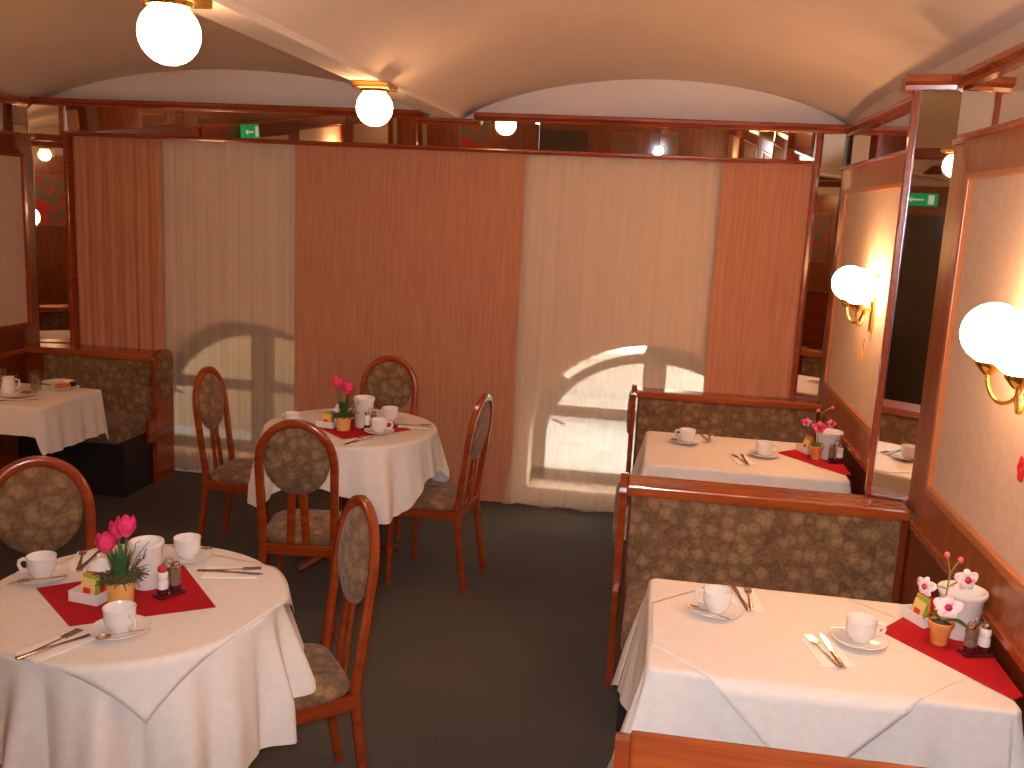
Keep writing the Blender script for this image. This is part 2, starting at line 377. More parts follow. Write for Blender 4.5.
# ------------------------------------------------------------ side wall panelling
def panel_bay(side, y0, y1, iy0, iy1, label, lower=True, zc=2.478):
    """y0>y1; side=+1 right wall (room towards -x), -1 left wall"""
    xw = XRW if side > 0 else XLW; s = -side
    X = lambda a: xw+s*a
    t = thing('wall_panel', label, 'wall panel', (xw, (y0+y1)/2, 0))
    def bx2(bm, a0, a1, ya, yb, z0, z1, bev=0):
        xa, xb = sorted((X(a0), X(a1))); box(bm, xa-xw, xb-xw, min(ya,yb)-t.location.y, max(ya,yb)-t.location.y, z0, z1, bev)
    bm = B()
    bx2(bm, 0, .03, y0, iy0, .86, 2.265); bx2(bm, 0, .03, iy1, y1, .86, 2.265)
    bx2(bm, 0, .03, iy0, iy1, 2.13, 2.265); bx2(bm, 0, .03, iy0, iy1, .86, 1.03)
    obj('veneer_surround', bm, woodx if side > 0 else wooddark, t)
    bm = B(); bx2(bm, 0, .022, iy0, iy1, 1.03, 2.13); obj('cream_inlay', bm, inlay, t)
    bm = B()
    for (ya, yb, za, zb) in ((iy0+.012, iy0-.02, 1.005, 2.15),(iy1+.02, iy1-.012, 1.005, 2.15),(iy0, iy1, 2.128, 2.15),(iy0, iy1, 1.005, 1.035)):
        bx2(bm, .02, .042, ya, yb, za, zb, .004)
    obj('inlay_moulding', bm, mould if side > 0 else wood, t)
    bm = B(); bx2(bm, 0, .055, y0+(.012), y1, 2.265, 2.285, .004); obj('ledge', bm, woodh, t)
    bm = B(); bx2(bm, 0, .045, y0, y1, .83, .862, .006); obj('dado_rail', bm, woodh, t)
    bm = B(); bx2(bm, 0, .022, y0, y1, .0, .83); obj('lower_panel', bm, wooddark, t)
    return t
panel_bay(1, -.045, -1.99, -.25, -1.60, 'cream fabric wall panel in cherry wood frame beside the rear right booth')
panel_bay(1, -2.37, -4.55, -2.485, -4.25, 'cream fabric wall panel in cherry wood frame beside the front right booth')
panel_bay(-1, -.06, -2.25, -.18, -2.05, 'cream fabric wall panel in dark wood frame beside the left corner table')
for a, b_ in ((-2.3,-4.55),(-4.6,-6.8),(-6.85,-9.2)):
    panel_bay(-1, a, b_, a-.25, b_+.25, 'cream fabric wall panel on the left wall towards the far end')
for a, b_ in ((-4.6,-6.8),(-6.85,-9.2)):
    panel_bay(1, a, b_, a-.25, b_+.25, 'cream fabric wall panel on the right wall behind the front booth')
bm = B(); box(bm, 1.049, 1.06, -2.38, -2.16, .86, 2.262); box(bm, 1.046, 1.06, -2.40, -1.96, 0, .83); box(bm, 1.038, 1.06, -2.38, -2.16, 2.262, 2.285, .003); struct('trim_8', bm, woodx)
# upper mirrors and cornice along the side walls
def upper(side, y0, y1, lab, n):
    xw = XRW if side > 0 else XLW; s = -side
    bm = B(); xa, xb = sorted((xw, xw+s*.012)); box(bm, xa, xb, y1, y0, 2.287, 2.462)
    tag(obj('frieze_mirror', bm, mirror), lab, 'mirror')
    bm = B(); moulding(bm, [(xw,y0),(xw,y1)] if side > 0 else [(xw,y1),(xw,y0)], 2.462, 2.51, .055, 1); struct('trim_%d' % n, bm, woodh)
upper(1, -.05, -1.98, 'low frieze mirror above the rear right wall panel', 5)
upper(1, -2.20, -9.5, 'low frieze mirror above the front right wall panel', 6)
upper(-1, -.11, -9.5, 'low frieze mirror above the left wall panels', 7)

# ------------------------------------------------------------ windows
def window(n, c, x0, x1, right_open):
    op = ops[n-1]; yf = .30
    f = B(); zb = .195; rx, rz, z0 = .71, .57, .41
    # arched ring
    K = 60; prev = None
    for i in range(K+1):
        a = PI*i/K; ca, sa = math.cos(a), math.sin(a)
        gap = n == 2 and 93 < a*180/PI < 141
        pi_ = (c+rx*ca, z0+rz*sa); po = (c+(rx+(.06 if gap else .13))*ca, z0+(rz+(.062 if gap else .17))*sa)
        cur = [f.verts.new((p[0], y, p[1])) for p in (pi_, po) for y in (yf, yf+.06)]
        if prev:
            for (a1, b1) in ((0,1),(1,3),(3,2),(2,0)): f.faces.new((prev[a1], prev[b1], cur[b1], cur[a1]))
        prev = cur
    for s in (-1, 1):
        xa, xb = sorted((c+s*rx, c+s*(rx+.13))); box(f, xa, xb, yf, yf+.06, .08, z0)
    box(f, c-rx-.13, c+rx+.13, yf, yf+.06, .08, zb); box(f, c-rx, c+rx, yf-.005, yf+.055, .57, .65)
    box(f, c-.075, c+.075, yf-.012, yf+.05, .12, z0+rz+.02)
    o = struct('window_%d' % n, f, winf)
    for s in (-1, 1):
        p = B(); pts = [(c+s*.05, zb)] + [(c+s*(rx+.01), zb)] + [(c+s*(rx+.01)*math.cos(a), z0+(rz+.01)*math.sin(a)) for a in [PI/2*i/12 for i in range(13)]]
        pts = [pts[0], pts[1]] + pts[2:-1] + [(c+s*.05, z0+rz)]
        p.faces.new([p.verts.new((x, yf+.03, z)) for x, z in pts]); obj('window_pane', p, pane_m, o)
    h = B(); tube(h, [(c-.66, yf-.01, .55), (c-.66, yf-.04, .55), (c-.58, yf-.045, .525)], .007); obj('window_handle', h, chrome, o)
window(1, -2.75, 0, 0, 0); window(2, .025, 0, 0, 1)
# outside: pavement, a cream facade in the sun and a beige one close by on the left
bm = B(); box(bm, -9, 9, .42, 8, -.35, -.05); struct('pavement', bm, pav)
bm = B(); box(bm, -1.35, 7, 3.2, 3.5, -.05, 4.5); box(bm, -1.35, 7, 3.0, 3.2, -.05, .16); box(bm, -1.35, 7, 3.12, 3.2, .55, .62); struct('facade_across_street', bm, cream_b)
bm = B(); box(bm, -9, -1.5, 1.5, 1.7, -.05, 4.5); struct('wall_outside_left', bm, beige_b)
bm = B(); box(bm, -1.5, -1.35, .42, 1.7, -.05, 4.5); struct('wall_outside_return', bm, beige_b)

# ------------------------------------------------------------ curtains
def curtain(name, x0, x1, z0, z1, y, amp, lam, m, lab, cat, seed=0, flare=0, wav=0, group=None):
    rnd = random.Random(seed); bm = B(); nx = max(24, int((x1-x0)/.008)); nz = 24; g = []
    ph = [rnd.uniform(0, 6.28) for _ in range(4)]
    for j in range(nz+1):
        t = j/nz; row = []
        for i in range(nx+1):
            s = i/nx; x = x0+(x1-x0)*s; a = amp*(.55+.45*(1-t))
            yy = a*(math.sin(2*PI*x/lam+ph[0]+.5*math.sin(x*5+ph[1])) + .45*math.sin(2*PI*x/(lam*.43)+ph[2]))
            fl = flare*(1-t)**6*(1-s)
            zz = z0+(z1-z0)*t + (wav*math.sin(2*PI*x/.28+ph[3])*(1-t)**3)
            row.append(bm.verts.new((x-fl*.25, y+yy-flare*.5*(1-t)**8, zz)))
        g.append(row)
    for a, b_ in zip(g, g[1:]):
        for i in range(nx): bm.faces.new((a[i], a[i+1], b_[i+1], b_[i]))
    c = Vector(((x0+x1)/2, y, 0)); bmesh.ops.translate(bm, verts=bm.verts, vec=-c)
    o = obj(name, bm, m, smooth=True, ang=180); o.location = c
    return tag(o, lab, cat, group)
curtain('drape', -3.972, -3.34, .02, 2.30, .012, .010, .115, drape_m, 'narrow salmon drape at the left end of the back wall', 'curtain', 1)
curtain('drape', -2.385, -.872, .012, 2.30, .004, .0022, .33, drape_m, 'widest salmon drape, hanging flat between the two sheer curtains', 'curtain', 2)
curtain('drape', .335, .866, .02, 2.30, .004, .007, .19, drape_m, 'narrow salmon drape at the right end above the rear booth', 'curtain', 3)
curtain('sheer_curtain', -3.36, -2.375, .03, 2.30, .030, .009, .105, sheer_m, 'cream sheer curtain at left over the dim arched window', 'curtain', 4, wav=.006)
curtain('sheer_curtain', -.885, .36, .022, 2.30, .026, .008, .12, sheer_m, 'cream sheer curtain over the bright arched window beside the booth', 'curtain', 5, flare=.12, wav=.008)

# ------------------------------------------------------------ lamps
def globe(bm, c, r): sphere(bm, c, r, 28)
cl = thing('ceiling_lamp', 'larger-looking opal globe ceiling lamp on brass base, nearest on the beam', 'ceiling lamp', (-1.355,-3.50,2.482), 0, 'ceiling globes')
bm = B(); box(bm, -.085, .085, -.085, .085, -.028, 0, .004); lathe(bm, [(0,-.04),(.06,-.04),(.066,-.028)], 24); obj('brass_base', bm, brass, cl)
bm = B(); globe(bm, (0,0,-.108), .083); obj('glass_globe', bm, globe_m, cl, True, ang=180)
dup(cl, (-1.335,-1.70,2.482), 0, 'smaller-looking opal globe ceiling lamp on the beam near the back wall')
dup(cl, (.03,-5.40,2.50), 0, 'opal globe ceiling lamp seen in the pillar mirror')
dup(cl, (.9,-7.3,2.41+.1), 0, 'opal globe ceiling lamp seen small in the right of the valance mirror')
dup(cl, (-3.5,-8.6,2.50), 0, 'opal globe ceiling lamp seen in the left corner mirror')
def sconce(y, z, lab, side=1):
    s = -side; xw = (XRW-.022 if side > 0 else XLW+.022)
    t = thing('wall_sconce', lab, 'wall lamp', (xw, y, z), 0, 'twin globe wall lamps')
    bm = B(); xa, xb = sorted((0, s*.014)); box(bm, xa, xb, -.024, .024, -.15, .13, .005); obj('brass_backplate', bm, brass, t)
    bm = B(); box(bm, *sorted((s*.014, s*.05)), -.009, .009, -.052, -.034); 
    for q_ in (-1, 1):
        pts = []
        for i in range(13):
            a = PI*i/12
            pts.append((s*.045 + s*.058*(1-math.cos(a))/2*1.0, q_*(.018+.098*(1-math.cos(a))/2), -.045-.07*math.sin(a)-.0*i))
        pts[-1] = (pts[-1][0], pts[-1][1], -.06)
        pts.append((pts[-1][0], pts[-1][1], -.035))
        tube(bm, pts, .006, 8)
    obj('brass_arms', bm, brass, t, True)
    for q_ in (-1, 1):
        bm = B(); lathe(bm, [(0,-.045),(.012,-.045),(.022,-.035),(.036,-.018),(.036,-.008),(0,-.008)], 20, (s*.103, q_*.116, -.0)); obj('brass_cup', bm, brass, t, True)
        bm = B(); globe(bm, (s*.103, q_*.116, .072), .086); obj('glass_globe', bm, globe_m, t, True, ang=180)
    return t
sconce(-3.325, 1.605, 'twin globe brass wall lamp beside the front right booth, cut by the photo edge')
sconce(-1.245, 1.60, 'twin globe brass wall lamp beside the rear right booth')
sconce(-7.9, 1.60, 'twin globe brass wall lamp on the right wall far behind', 1)
sconce(-2.4, 1.60, 'twin globe brass wall lamp above the left corner table, out of frame', -1)
sconce(-6.2, 1.75, 'twin globe brass wall lamp on the left wall mirrored in the valance', -1)

# ------------------------------------------------------------ wall ornaments
def ornament(loc, m, lab):
    t = thing('flower_ornament', lab, 'wall ornament', loc)
    bm = B(); tube(bm, [(0,0,.02),(.0,0,.085)], .0012, 5); obj('hanging_string', bm, twig, t)
    bm = B()
    for k in range(6):
        a = 2*PI*k/6; sphere(bm, (-.02, .017*math.cos(a), .017*math.sin(a)), .0125, 10)
    bmesh.ops.scale(bm, vec=(.3,1,1.3), verts=bm.verts)
    obj('petals', bm, m, t, True)
ornament((1.022,-1.19,1.327), orange, 'small orange felt flower hanging on the rear booth wall panel')
ornament((1.022,-3.325,1.323), mat('red_felt', (.6,.01,.03), .7), 'small red felt flower hanging at the right photo edge')

# ================================================================= CHAIRS
def make_chair(lab):
    t = thing('dining_chair', lab, 'chair', (0,0,0), 0, 'oval-back dining chairs')
    def yb(z):   # reclined back line
        return .155 + .058*(max(0,.45-z)/.45)**1.5 + .075*max(0,z-.45)/.57
    pts = []
    for i in range(7): z = .43+ (.80-.43)*i/6; pts.append((-.160-.006*i/6, yb(z), z))
    for i in range(1, 20):
        a = PI*i/20; x = -.166*math.cos(a); z = .80+.205*math.sin(a)**.9; pts.append((x, yb(z), z))
    for i in range(7): z = .80-(.80-.43)*i/6; pts.append((.166-.006*i/6, yb(z), z))
    bm = B(); sweep(bm, pts, .036, .029); obj('back_frame', bm, wood, t, True)
    for s in (-1, 1):
        bm = B(); p = [(s*(.160+.004*(1-z/.43)), yb(z), z) for z in (.44,.36,.28,.2,.1,0)]; sweep(bm, p, [.034,.034,.032,.030,.028,.026], .030); obj('leg', bm, wood, t, True)
        bm = B(); tube(bm, [(s*.185,-.195,.43),(s*.185,-.197,.3),(s*.183,-.20,0)], [.021,.019,.013], 8); obj('leg', bm, wood, t, True)
    # slats
    for s in (-1, 1):
        bm = B(); p = [(s*(.024+.012*(.70-z)/.27), yb(z)+.002, z) for z in (.70,.62,.54,.44)]; sweep(bm, p, .037, .014); obj('slat', bm, wood, t, True)
    # oval cushion
    bm = B(); n = 36; rings = []
    for (k, d) in ((0,-.026),(.5,-.024),(.8,-.019),(.95,-.010),(1,0),(.95,.008),(.8,.014),(.5,.017),(0,.018)):
        if k == 0: rings.append([bm.verts.new((0, yb(.835)+d, .832))])
        else: rings.append([bm.verts.new((.146*k*math.cos(2*PI*i/n), yb(.835+.15*k*math.sin(2*PI*i/n))+d, .832+.158*k*math.sin(2*PI*i/n))) for i in range(n)])
    for a, b_ in zip(rings, rings[1:]):
        for i in range(n):
            j = (i+1)%n
            if len(a) == 1: bm.faces.new((a[0], b_[i], b_[j]))
            elif len(b_) == 1: bm.faces.new((a[i], b_[0], a[j]))
            else: bm.faces.new((a[i], b_[i], b_[j], a[j]))
    obj('back_cushion', bm, uph, t, True, ang=180)
    # seat apron
    bm = B()
    box(bm, -.19,.19,-.215,-.192,.385,.435,.006); box(bm,-.155,.155,.145,.168,.385,.435,.006)
    for s in (-1,1):
        m4 = Matrix.Translation((s*.176,-.02,0)) @ Matrix.Rotation(s*.075, 4, 'Z'); box(bm, -.011,.011,-.185,.18,.385,.435,.005, m4)
    obj('seat_frame', bm, wood, t)
    bm = B(); rings = []; N_ = 40
    def outline(i, k):
        a = 2*PI*i/N_; ca, sa = math.cos(a), math.sin(a); e = .42
        x = math.copysign(abs(ca)**e, ca); y = math.copysign(abs(sa)**e, sa)
        w = .205-.03*(y+1)/2
        return (x*w*k, -.03+y*.185*k - (.02*(1-x*x)*(1 if y < 0 else 0))*k)
    for (k, z) in ((.96,.432),(1,.44),(1.0,.455),(.97,.468),(.88,.478),(.6,.486),(.3,.489)):
        rings.append([bm.verts.new((*outline(i,k), z)) for i in range(N_)])
    for a, b_ in zip(rings, rings[1:]):
        for i in range(N_): bm.faces.new((a[i], a[(i+1)%N_], b_[(i+1)%N_], b_[i]))
    bm.faces.new(rings[0][::-1]); bm.faces.new(rings[-1])
    obj('seat', bm, uph, t, True, ang=60)
    return t
def chair_at(rc, face, lab, proto=None):
    """rc = centre of the rear feet; face = unit direction the chair faces"""
    f = Vector((*face, 0)).normalized(); rz = math.atan2(f.x, -f.y)   # local -Y -> face
    loc = Vector((*rc, 0)) + f*.225
    if proto is None:
        t = make_chair(lab); t.location = loc; t.rotation_euler = (0,0,rz); return t
    return dup(proto, loc, rz, lab)
ch = chair_at((-.88,-3.20), (-.8,-.6), 'dining chair in the foreground right of the front round table, turned towards it')
chair_at((-2.10,-3.10), (.62,-.78), 'dining chair behind the front round table at the left photo edge', ch)
chair_at((-1.68,-4.36), (.30,.95), 'dining chair at the bottom left corner, only its seat showing beside the front cloth', ch)
chair_at((-1.485,-2.25), (-.12,.99), 'dining chair with its back to the camera, in front of the rear round table', ch)
chair_at((-.825,-1.375), (-.993,.118), 'dining chair seen from the side at the right of the rear round table', ch)
chair_at((-1.595,-.42), (.02,-1), 'dining chair behind the rear round table against the salmon drape', ch)
chair_at((-2.40,-1.23), (1,.0), 'dining chair at the left of the rear round table, before the dim window', ch)

# ================================================================= BENCHES
def end_panel(bm, x0, x1, ya, yb_, h):
    box(bm, x0, x1, ya, yb_, 0, h, .006)
def bench(x0, x1, yc, w, sides, ends, lab, zt=.88, depth=.46):
    """yc = centre of the backrest; w = its thickness; sides: -1 faces camera, +1 faces back wall"""
    t = thing('bench', lab, 'bench', ((x0+x1)/2, yc, 0))
    ox, oy = t.location.x, t.location.y; e0 = ends[0]
    a, b_ = x0-ox, x1-ox
    bm = B(); box(bm, a, b_, -w/2-.012, w/2+.012, zt-.045, zt, .008); obj('top_rail', bm, woodh, t)
    bm = B(); box(bm, a+.01, b_, -w/2+.03, w/2-.03, .05, zt-.044); obj('back_core', bm, wooddark, t)
    for s in sides:
        y0_, y1_ = sorted((s*(w/2-.03), s*(w/2-.005)))
        bm = B(); box(bm, a+(.13 if e0 > 0 else .02), b_-(.025 if e0 < 0 else .02), y0_, y1_, .40, zt-.046, .008); obj('backrest', bm, uph, t)
        bm = B(); box(bm, *((b_-.025, b_) if e0 < 0 else (a, a+.13)), y0_, y1_, .40, zt-.046); obj('side_stile', bm, wooddark, t)
        y0_, y1_ = sorted((s*(w/2-.02), s*(w/2+depth)))
        bm = B(); box(bm, a+.025, b_-.01, y0_, y1_, .36, .47, .03); obj('seat_cushion', bm, uph, t, True)
        y0_, y1_ = sorted((s*(w/2-.03), s*(w/2+depth-.07)))
        bm = B(); box(bm, a+.03, b_-.01, y0_, y1_, 0, .36); obj('seat_base', bm, darkwoodb, t)
    for e in ends:
        x_ = a if e < 0 else b_
        xa, xb = sorted((x_, x_ + e*.03)); xa -= 0
        bm = B(); n = 10; prof = []
        hw = w/2+.015
        poly = [(-hw, 0), (-hw, zt-.03)] + [(-hw*math.cos(PI*i/n), zt-.03+.055*math.sin(PI*i/n)) for i in range(1,n)] + [(hw, zt-.03), (hw, 0)]
        A = [bm.verts.new((xa, y, z)) for y, z in poly]; D = [bm.verts.new((xb, y, z)) for y, z in poly]; m_ = len(poly)
        bm.faces.new(A); bm.faces.new(D[::-1])
        for i in range(m_): bm.faces.new((A[i], D[i], D[(i+1)%m_], A[(i+1)%m_]))
        # wing carrying the seat
        for s in sides:
            y0_, y1_ = sorted((s*w/2, s*(w/2+.10))); box(bm, xa+.002, xb-.002, y0_, y1_, .30, .46, .004)
        ep = obj('end_panel', bm, wood if e < 0 else wood, t)
        xo = x_ + e*.03
        bm = B()
        ring = []; seg = 28
        for (k, d) in ((1,0),(1,.006),(.85,.014),(.5,.018),(0,.019)):
            if k == 0: ring.append([bm.verts.new((xo+e*d, 0, zt-.155))])
            else: ring.append([bm.verts.new((xo+e*d, (hw-.012)*k*math.cos(2*PI*i/seg), zt-.155+.14*k*math.sin(2*PI*i/seg))) for i in range(seg)])
        for p, q_ in zip(ring, ring[1:]):
            for i in range(seg):
                if len(q_) == 1: bm.faces.new((p[i], p[(i+1)%seg], q_[0]))
                else: bm.faces.new((p[i], p[(i+1)%seg], q_[(i+1)%seg], q_[i]))
        obj('round_pad', bm, uph, ep, True, ang=180)
    return t
bench(-.06, 1.035, -2.215, .15, (-1,1), (-1,), 'double booth bench between the two right-hand tables, back upholstery facing the camera')
bench(-.08, 1.035, -.125, .11, (-1,), (-1,), 'booth bench below the bright window and right drape, behind the rear table')
bench(.015, 1.035, -4.27, .24, (1,), (-1,), 'booth bench at the bottom right edge, only its top rail and post showing')
bench(-4.21, -3.28, -.15, .20, (-1,), (1,), 'corner bench at left under the drape, its end panel with an oval pad', depth=.42)
bench(-4.21, -3.36, -2.32, .22, (1,), (1,), 'bench on the near side of the left corner table, seat edge at photo edge')

# ================================================================= TABLES
def smooth_noise(rnd, n):
    return [rnd.uniform(0, 2*PI) for _ in range(n)]
def round_cloth(name, cx, cy, R, z, side, ang0, lab, seed, shift=(0,0), cap=1.375, flare=.05, amp=.048, group=None, thick=.0, maxdrop=9, hang=1.0, minr=0):
    rnd = random.Random(seed); ph = smooth_noise(rnd, 6); N_ = 360; bm = B()
    rows = []
    rows.append([bm.verts.new((0,0,z))])
    for k in (.3,.6,.85,.97): rows.append([bm.verts.new((R*k*math.cos(2*PI*i/N_), R*k*math.sin(2*PI*i/N_), z)) for i in range(N_)])
    S = 26
    def half(a):
        a_ = a
        a = (a-ang0-PI/4) % (PI/2) - PI/4          # 0 at side middle
        return min(side/2/math.cos(a), side/2*cap) + shift[0]*math.cos(a_-shift[1])
    for j in range(1, S+1):
        row = []
        for i in range(N_):
            a = 2*PI*i/N_; Lh = max(.02, min(maxdrop, half(a)-R))*hang
            cr = .014; s = cr*PI/2*j/5 if j <= 5 else cr*PI/2+(max(Lh,.03)-cr*PI/2)*(j-5)/(S-5)
            cw = min(1, max(0, (((half(a)-shift[0]*math.cos(a-shift[1]))/(side/2))-1)/(cap-1)))  # 1 at corners
            if s <= cr*PI/2+1e-9: th = s/cr; rad = R-cr+cr*math.sin(th)+.0; zz = z-cr+cr*math.cos(th)
            else:
                q_ = s-cr*PI/2
                fold = .6*abs(math.sin(5.5*a+ph[0]+.9*math.sin(2*a+ph[4])))**.7*1.6-.5 + .4*math.sin(17*a+ph[1]+math.sin(3*a)) + .25*math.sin(27*a+ph[2])
                w = min(1, q_/.26)**.9
                g = flare*(.35+.9*cw)*q_ + amp*(.55+.65*cw)*w*fold + amp*.6*w
                rad = R + g; zz = z-cr-q_*(.985-.10*flare)
            rad = max(rad, R-cr)
            row.append(bm.verts.new((rad*math.cos(a), rad*math.sin(a), zz)))
        rows.append(row)
    for p, q_ in zip(rows, rows[1:]):
        for i in range(N_):
            j = (i+1)%N_
            if len(p) == 1: bm.faces.new((p[0], q_[i], q_[j]))
            else: bm.faces.new((p[i], p[j], q_[j], q_[i]))
    o = obj(name, bm, cloth, smooth=True, ang=180); o.location = (cx, cy, 0)
    return tag(o, lab, 'tablecloth', group)
def round_table(cx, cy, R, z, lab):
    t = thing('round_table', lab, 'table', (cx, cy, 0))
    bm = B(); lathe(bm, [(0,z-.032),(R-.01,z-.032),(R,z-.022),(R,z-.008),(R-.01,z),(0,z)], 48); obj('tabletop', bm, wood, t, True)
    bm = B(); lathe(bm, [(.05,.07),(.062,.12),(.045,.2),(.04,.55),(.06,z-.05),(.12,z-.033)], 20); obj('pedestal', bm, wooddark, t, True)
    for k in range(4):
        a = PI/4+k*PI/2; c_, s_ = math.cos(a), math.sin(a)
        bm = B(); tube(bm, [(c_*.03,s_*.03,.11),(c_*.18,s_*.18,.07),(c_*.30,s_*.30,.022)], [.034,.03,.022], 8); obj('foot', bm, wooddark, t, True)
ZT = .772
T1 = (-1.472,-3.56); T2 = (-1.555,-1.28)
round_table(*T1, .425, ZT-.004, 'round dining table in the left foreground, hidden under white cloths')
round_table(*T2, .445, ZT-.004, 'round dining table at the centre near the salmon drape, under a white cloth')
rad = math.radians
round_cloth('tablecloth', *T1, .436, ZT, 1.30, rad(-25), 'white cloth falling in folds round the front left round table', 3, shift=(.22, rad(-52)), cap=1.08)
# overlay cloth of the front table: square with hanging corners
def overlay_round(cx, cy, R, z, side, ang0, lab):
    bm = B(); n = 56; h = side/2; g = []
    for j in range(n+1):
        row = []
        for i in range(n+1):
            x = -h+side*i/n+.03; y = -h+side*j/n-.03; d = math.hypot(x, y)
            if d <= R: p = (x, y, z)
            else:
                ex = d-R; cr = .016
                if ex < cr*PI/2: th = ex/cr; rr_ = R+cr*math.sin(th); zz = z-cr+cr*math.cos(th)
                else: q_ = ex-cr*PI/2; rr_ = R+cr+q_*.20; zz = z-cr-q_*.96
                p = (x/d*rr_, y/d*rr_, zz)
            row.append(bm.verts.new(p))
        g.append(row)
    for a, b_ in zip(g, g[1:]):
        for i in range(n): bm.faces.new((a[i], a[i+1], b_[i+1], b_[i]))
    bmesh.ops.rotate(bm, verts=bm.verts, matrix=Matrix.Rotation(ang0, 3, 'Z'))
    o = obj('overlay_cloth', bm, cloth, smooth=True, ang=180); o.location = (cx, cy, 0)
    md = o.modifiers.new('thickness', 'SOLIDIFY'); md.thickness = .0012
    return tag(o, lab, 'tablecloth')
overlay_round(*T1, .439, ZT+.002, .80, rad(-56+45), 'square white overlay on the front round table, one corner hanging down in front')
round_cloth('tablecloth', *T2, .457, ZT, 1.34, rad(-50+45), 'white cloth draped over the rear round table with pointed hanging corner', 8, cap=1.25, flare=.05, amp=.05)

def rect_cloth(x0, x1, y0, y1, z, drops, lab, seed, cornerk=.93, cflare=.26):
    """drops: dict L,R,F,B"""
    rnd = random.Random(seed); bm = B(); ph = smooth_noise(rnd, 6); cr = .015
    cx, cy = (x0+x1)/2, (y0+y1)/2; hx, hy = (x1-x0)/2, (y1-y0)/2; rc = .03
    per = []   # perimeter points with outward normal and drop
    def seg(p, q_, nrm, d, n):
        for i in range(n): 
            t = (i+.0)/n; per.append((p[0]+(q_[0]-p[0])*t, p[1]+(q_[1]-p[1])*t, nrm[0], nrm[1], d, min(t,1-t)*math.dist(p,q_)))
    def corner(c, a0, d0, d1):
        for i in range(14):
            t = i/14; a = a0+PI/2*t; dd = d0+(d1-d0)*t
            pk = math.sqrt(d0*d0+d1*d1)*cornerk if d0 > 0 and d1 > 0 else dd
            w = 1-abs(2*t-1); per.append((c[0]+rc*math.cos(a), c[1]+rc*math.sin(a), math.cos(a), math.sin(a), dd+(pk-dd)*w**1.3, -w))
    L_, R_, F_, K_ = drops['L'], drops['R'], drops['F'], drops['B']
    seg((-hx+rc,-hy),(hx-rc,-hy),(0,-1),F_,90); corner((hx-rc,-hy+rc),-PI/2,F_,R_)
    seg((hx,-hy+rc),(hx,hy-rc),(1,0),R_,60); corner((hx-rc,hy-rc),0,R_,K_)
    seg((hx-rc,hy),(-hx+rc,hy),(0,1),K_,90); corner((-hx+rc,hy-rc),PI/2,K_,L_)
    seg((-hx,hy-rc),(-hx,-hy+rc),(-1,0),L_,60); corner((-hx+rc,-hy+rc),PI,L_,F_)
    n = len(per); rows = []
    cen = bm.verts.new((0,0,z))
    rows.append([bm.verts.new((p[0]*.90,p[1]*.90,z)) for p in per])
    S = 20; cum = 0
    for j in range(S+1):
        row = []
        for i, p in enumerate(per):
            s = min(p[4], cr*PI/2)*j/5 if j <= 5 else min(p[4], cr*PI/2)+max(0, p[4]-cr*PI/2)*(j-5)/(S-5); a = i/n*2*PI
            if s <= cr*PI/2+1e-9: th = s/cr; o_ = cr*math.sin(th)-cr; zz = z-cr+cr*math.cos(th)
            else:
                q_ = s-cr*PI/2; cw = -p[5] if p[5] < 0 else max(0, 1-p[5]/.16)*.6
                f_ = .5*math.sin(17*a+ph[0])+.4*math.sin(29*a+ph[1]); w = min(1,q_/.25)
                o_ = q_*(.04+cflare*cw) + .014*w*f_ + .010*w; zz = z-cr-q_*.985
            row.append(bm.verts.new((p[0]+p[2]*o_, p[1]+p[3]*o_, zz)))
        rows.append(row)
    for i in range(n): bm.faces.new((cen, rows[0][i], rows[0][(i+1)%n]))
    for p, q_ in zip(rows, rows[1:]):
        for i in range(n): bm.faces.new((p[i], p[(i+1)%n], q_[(i+1)%n], q_[i]))
    bmesh.ops.remove_doubles(bm, verts=bm.verts, dist=1e-5)
    o = obj('tablecloth', bm, cloth, smooth=True, ang=180); o.location = (cx, cy, 0)
    return tag(o, lab, 'tablecloth')
def rect_table(x0, x1, y0, y1, z, lab):
    t = thing('booth_table', lab, 'table', ((x0+x1)/2,(y0+y1)/2,0)); hx, hy = (x1-x0)/2,(y1-y0)/2
    bm = B(); prism(bm, [(-hx+.02,-hy),(hx-.02,-hy),(hx,-hy+.02),(hx,hy-.02),(hx-.02,hy),(-hx+.02,hy),(-hx,hy-.02),(-hx,-hy+.02)],z-.035,z); obj('tabletop', bm, wood, t)
    bm = B(); box(bm,-.07,.07,-.07,.07,.05,z-.035,.01); obj('pedestal', bm, wooddark, t)
    bm = B(); box(bm,-hx*.6,hx*.6,-.05,.05,0,.05,.01); box(bm,-.05,.05,-hy*.6,hy*.6,0,.05,.01); obj('base', bm, wooddark, t)
R1 = (.045,.995,-3.64,-2.985); R2 = (-.005,.968,-1.53,-.80); TL = (-4.19,-3.225,-1.48,-.90)
for (r_, l1, l2, dr, sd) in ((R1,'booth table at the front right under white cloth','white cloth over the front right booth table, showing pressed creases',dict(L=.42,R=.02,F=.40,B=.30),21),
        (R2,'booth table at the rear right under white cloth','white cloth over the rear right booth table below the bright window',dict(L=.30,R=.22,F=.30,B=.25),22),
        (TL,'corner table at the far left under white cloth','white cloth over the left corner table holding used breakfast dishes',dict(L=.02,R=.27,F=.17,B=.25),23)):
    rect_table(r_[0]+.008, r_[1]-.008, r_[2]+.008, r_[3]-.008, ZT-.004, l1); rect_cloth(*r_, ZT, dr, l2, sd, *((.93,.26) if sd < 23 else (.90,.03)))
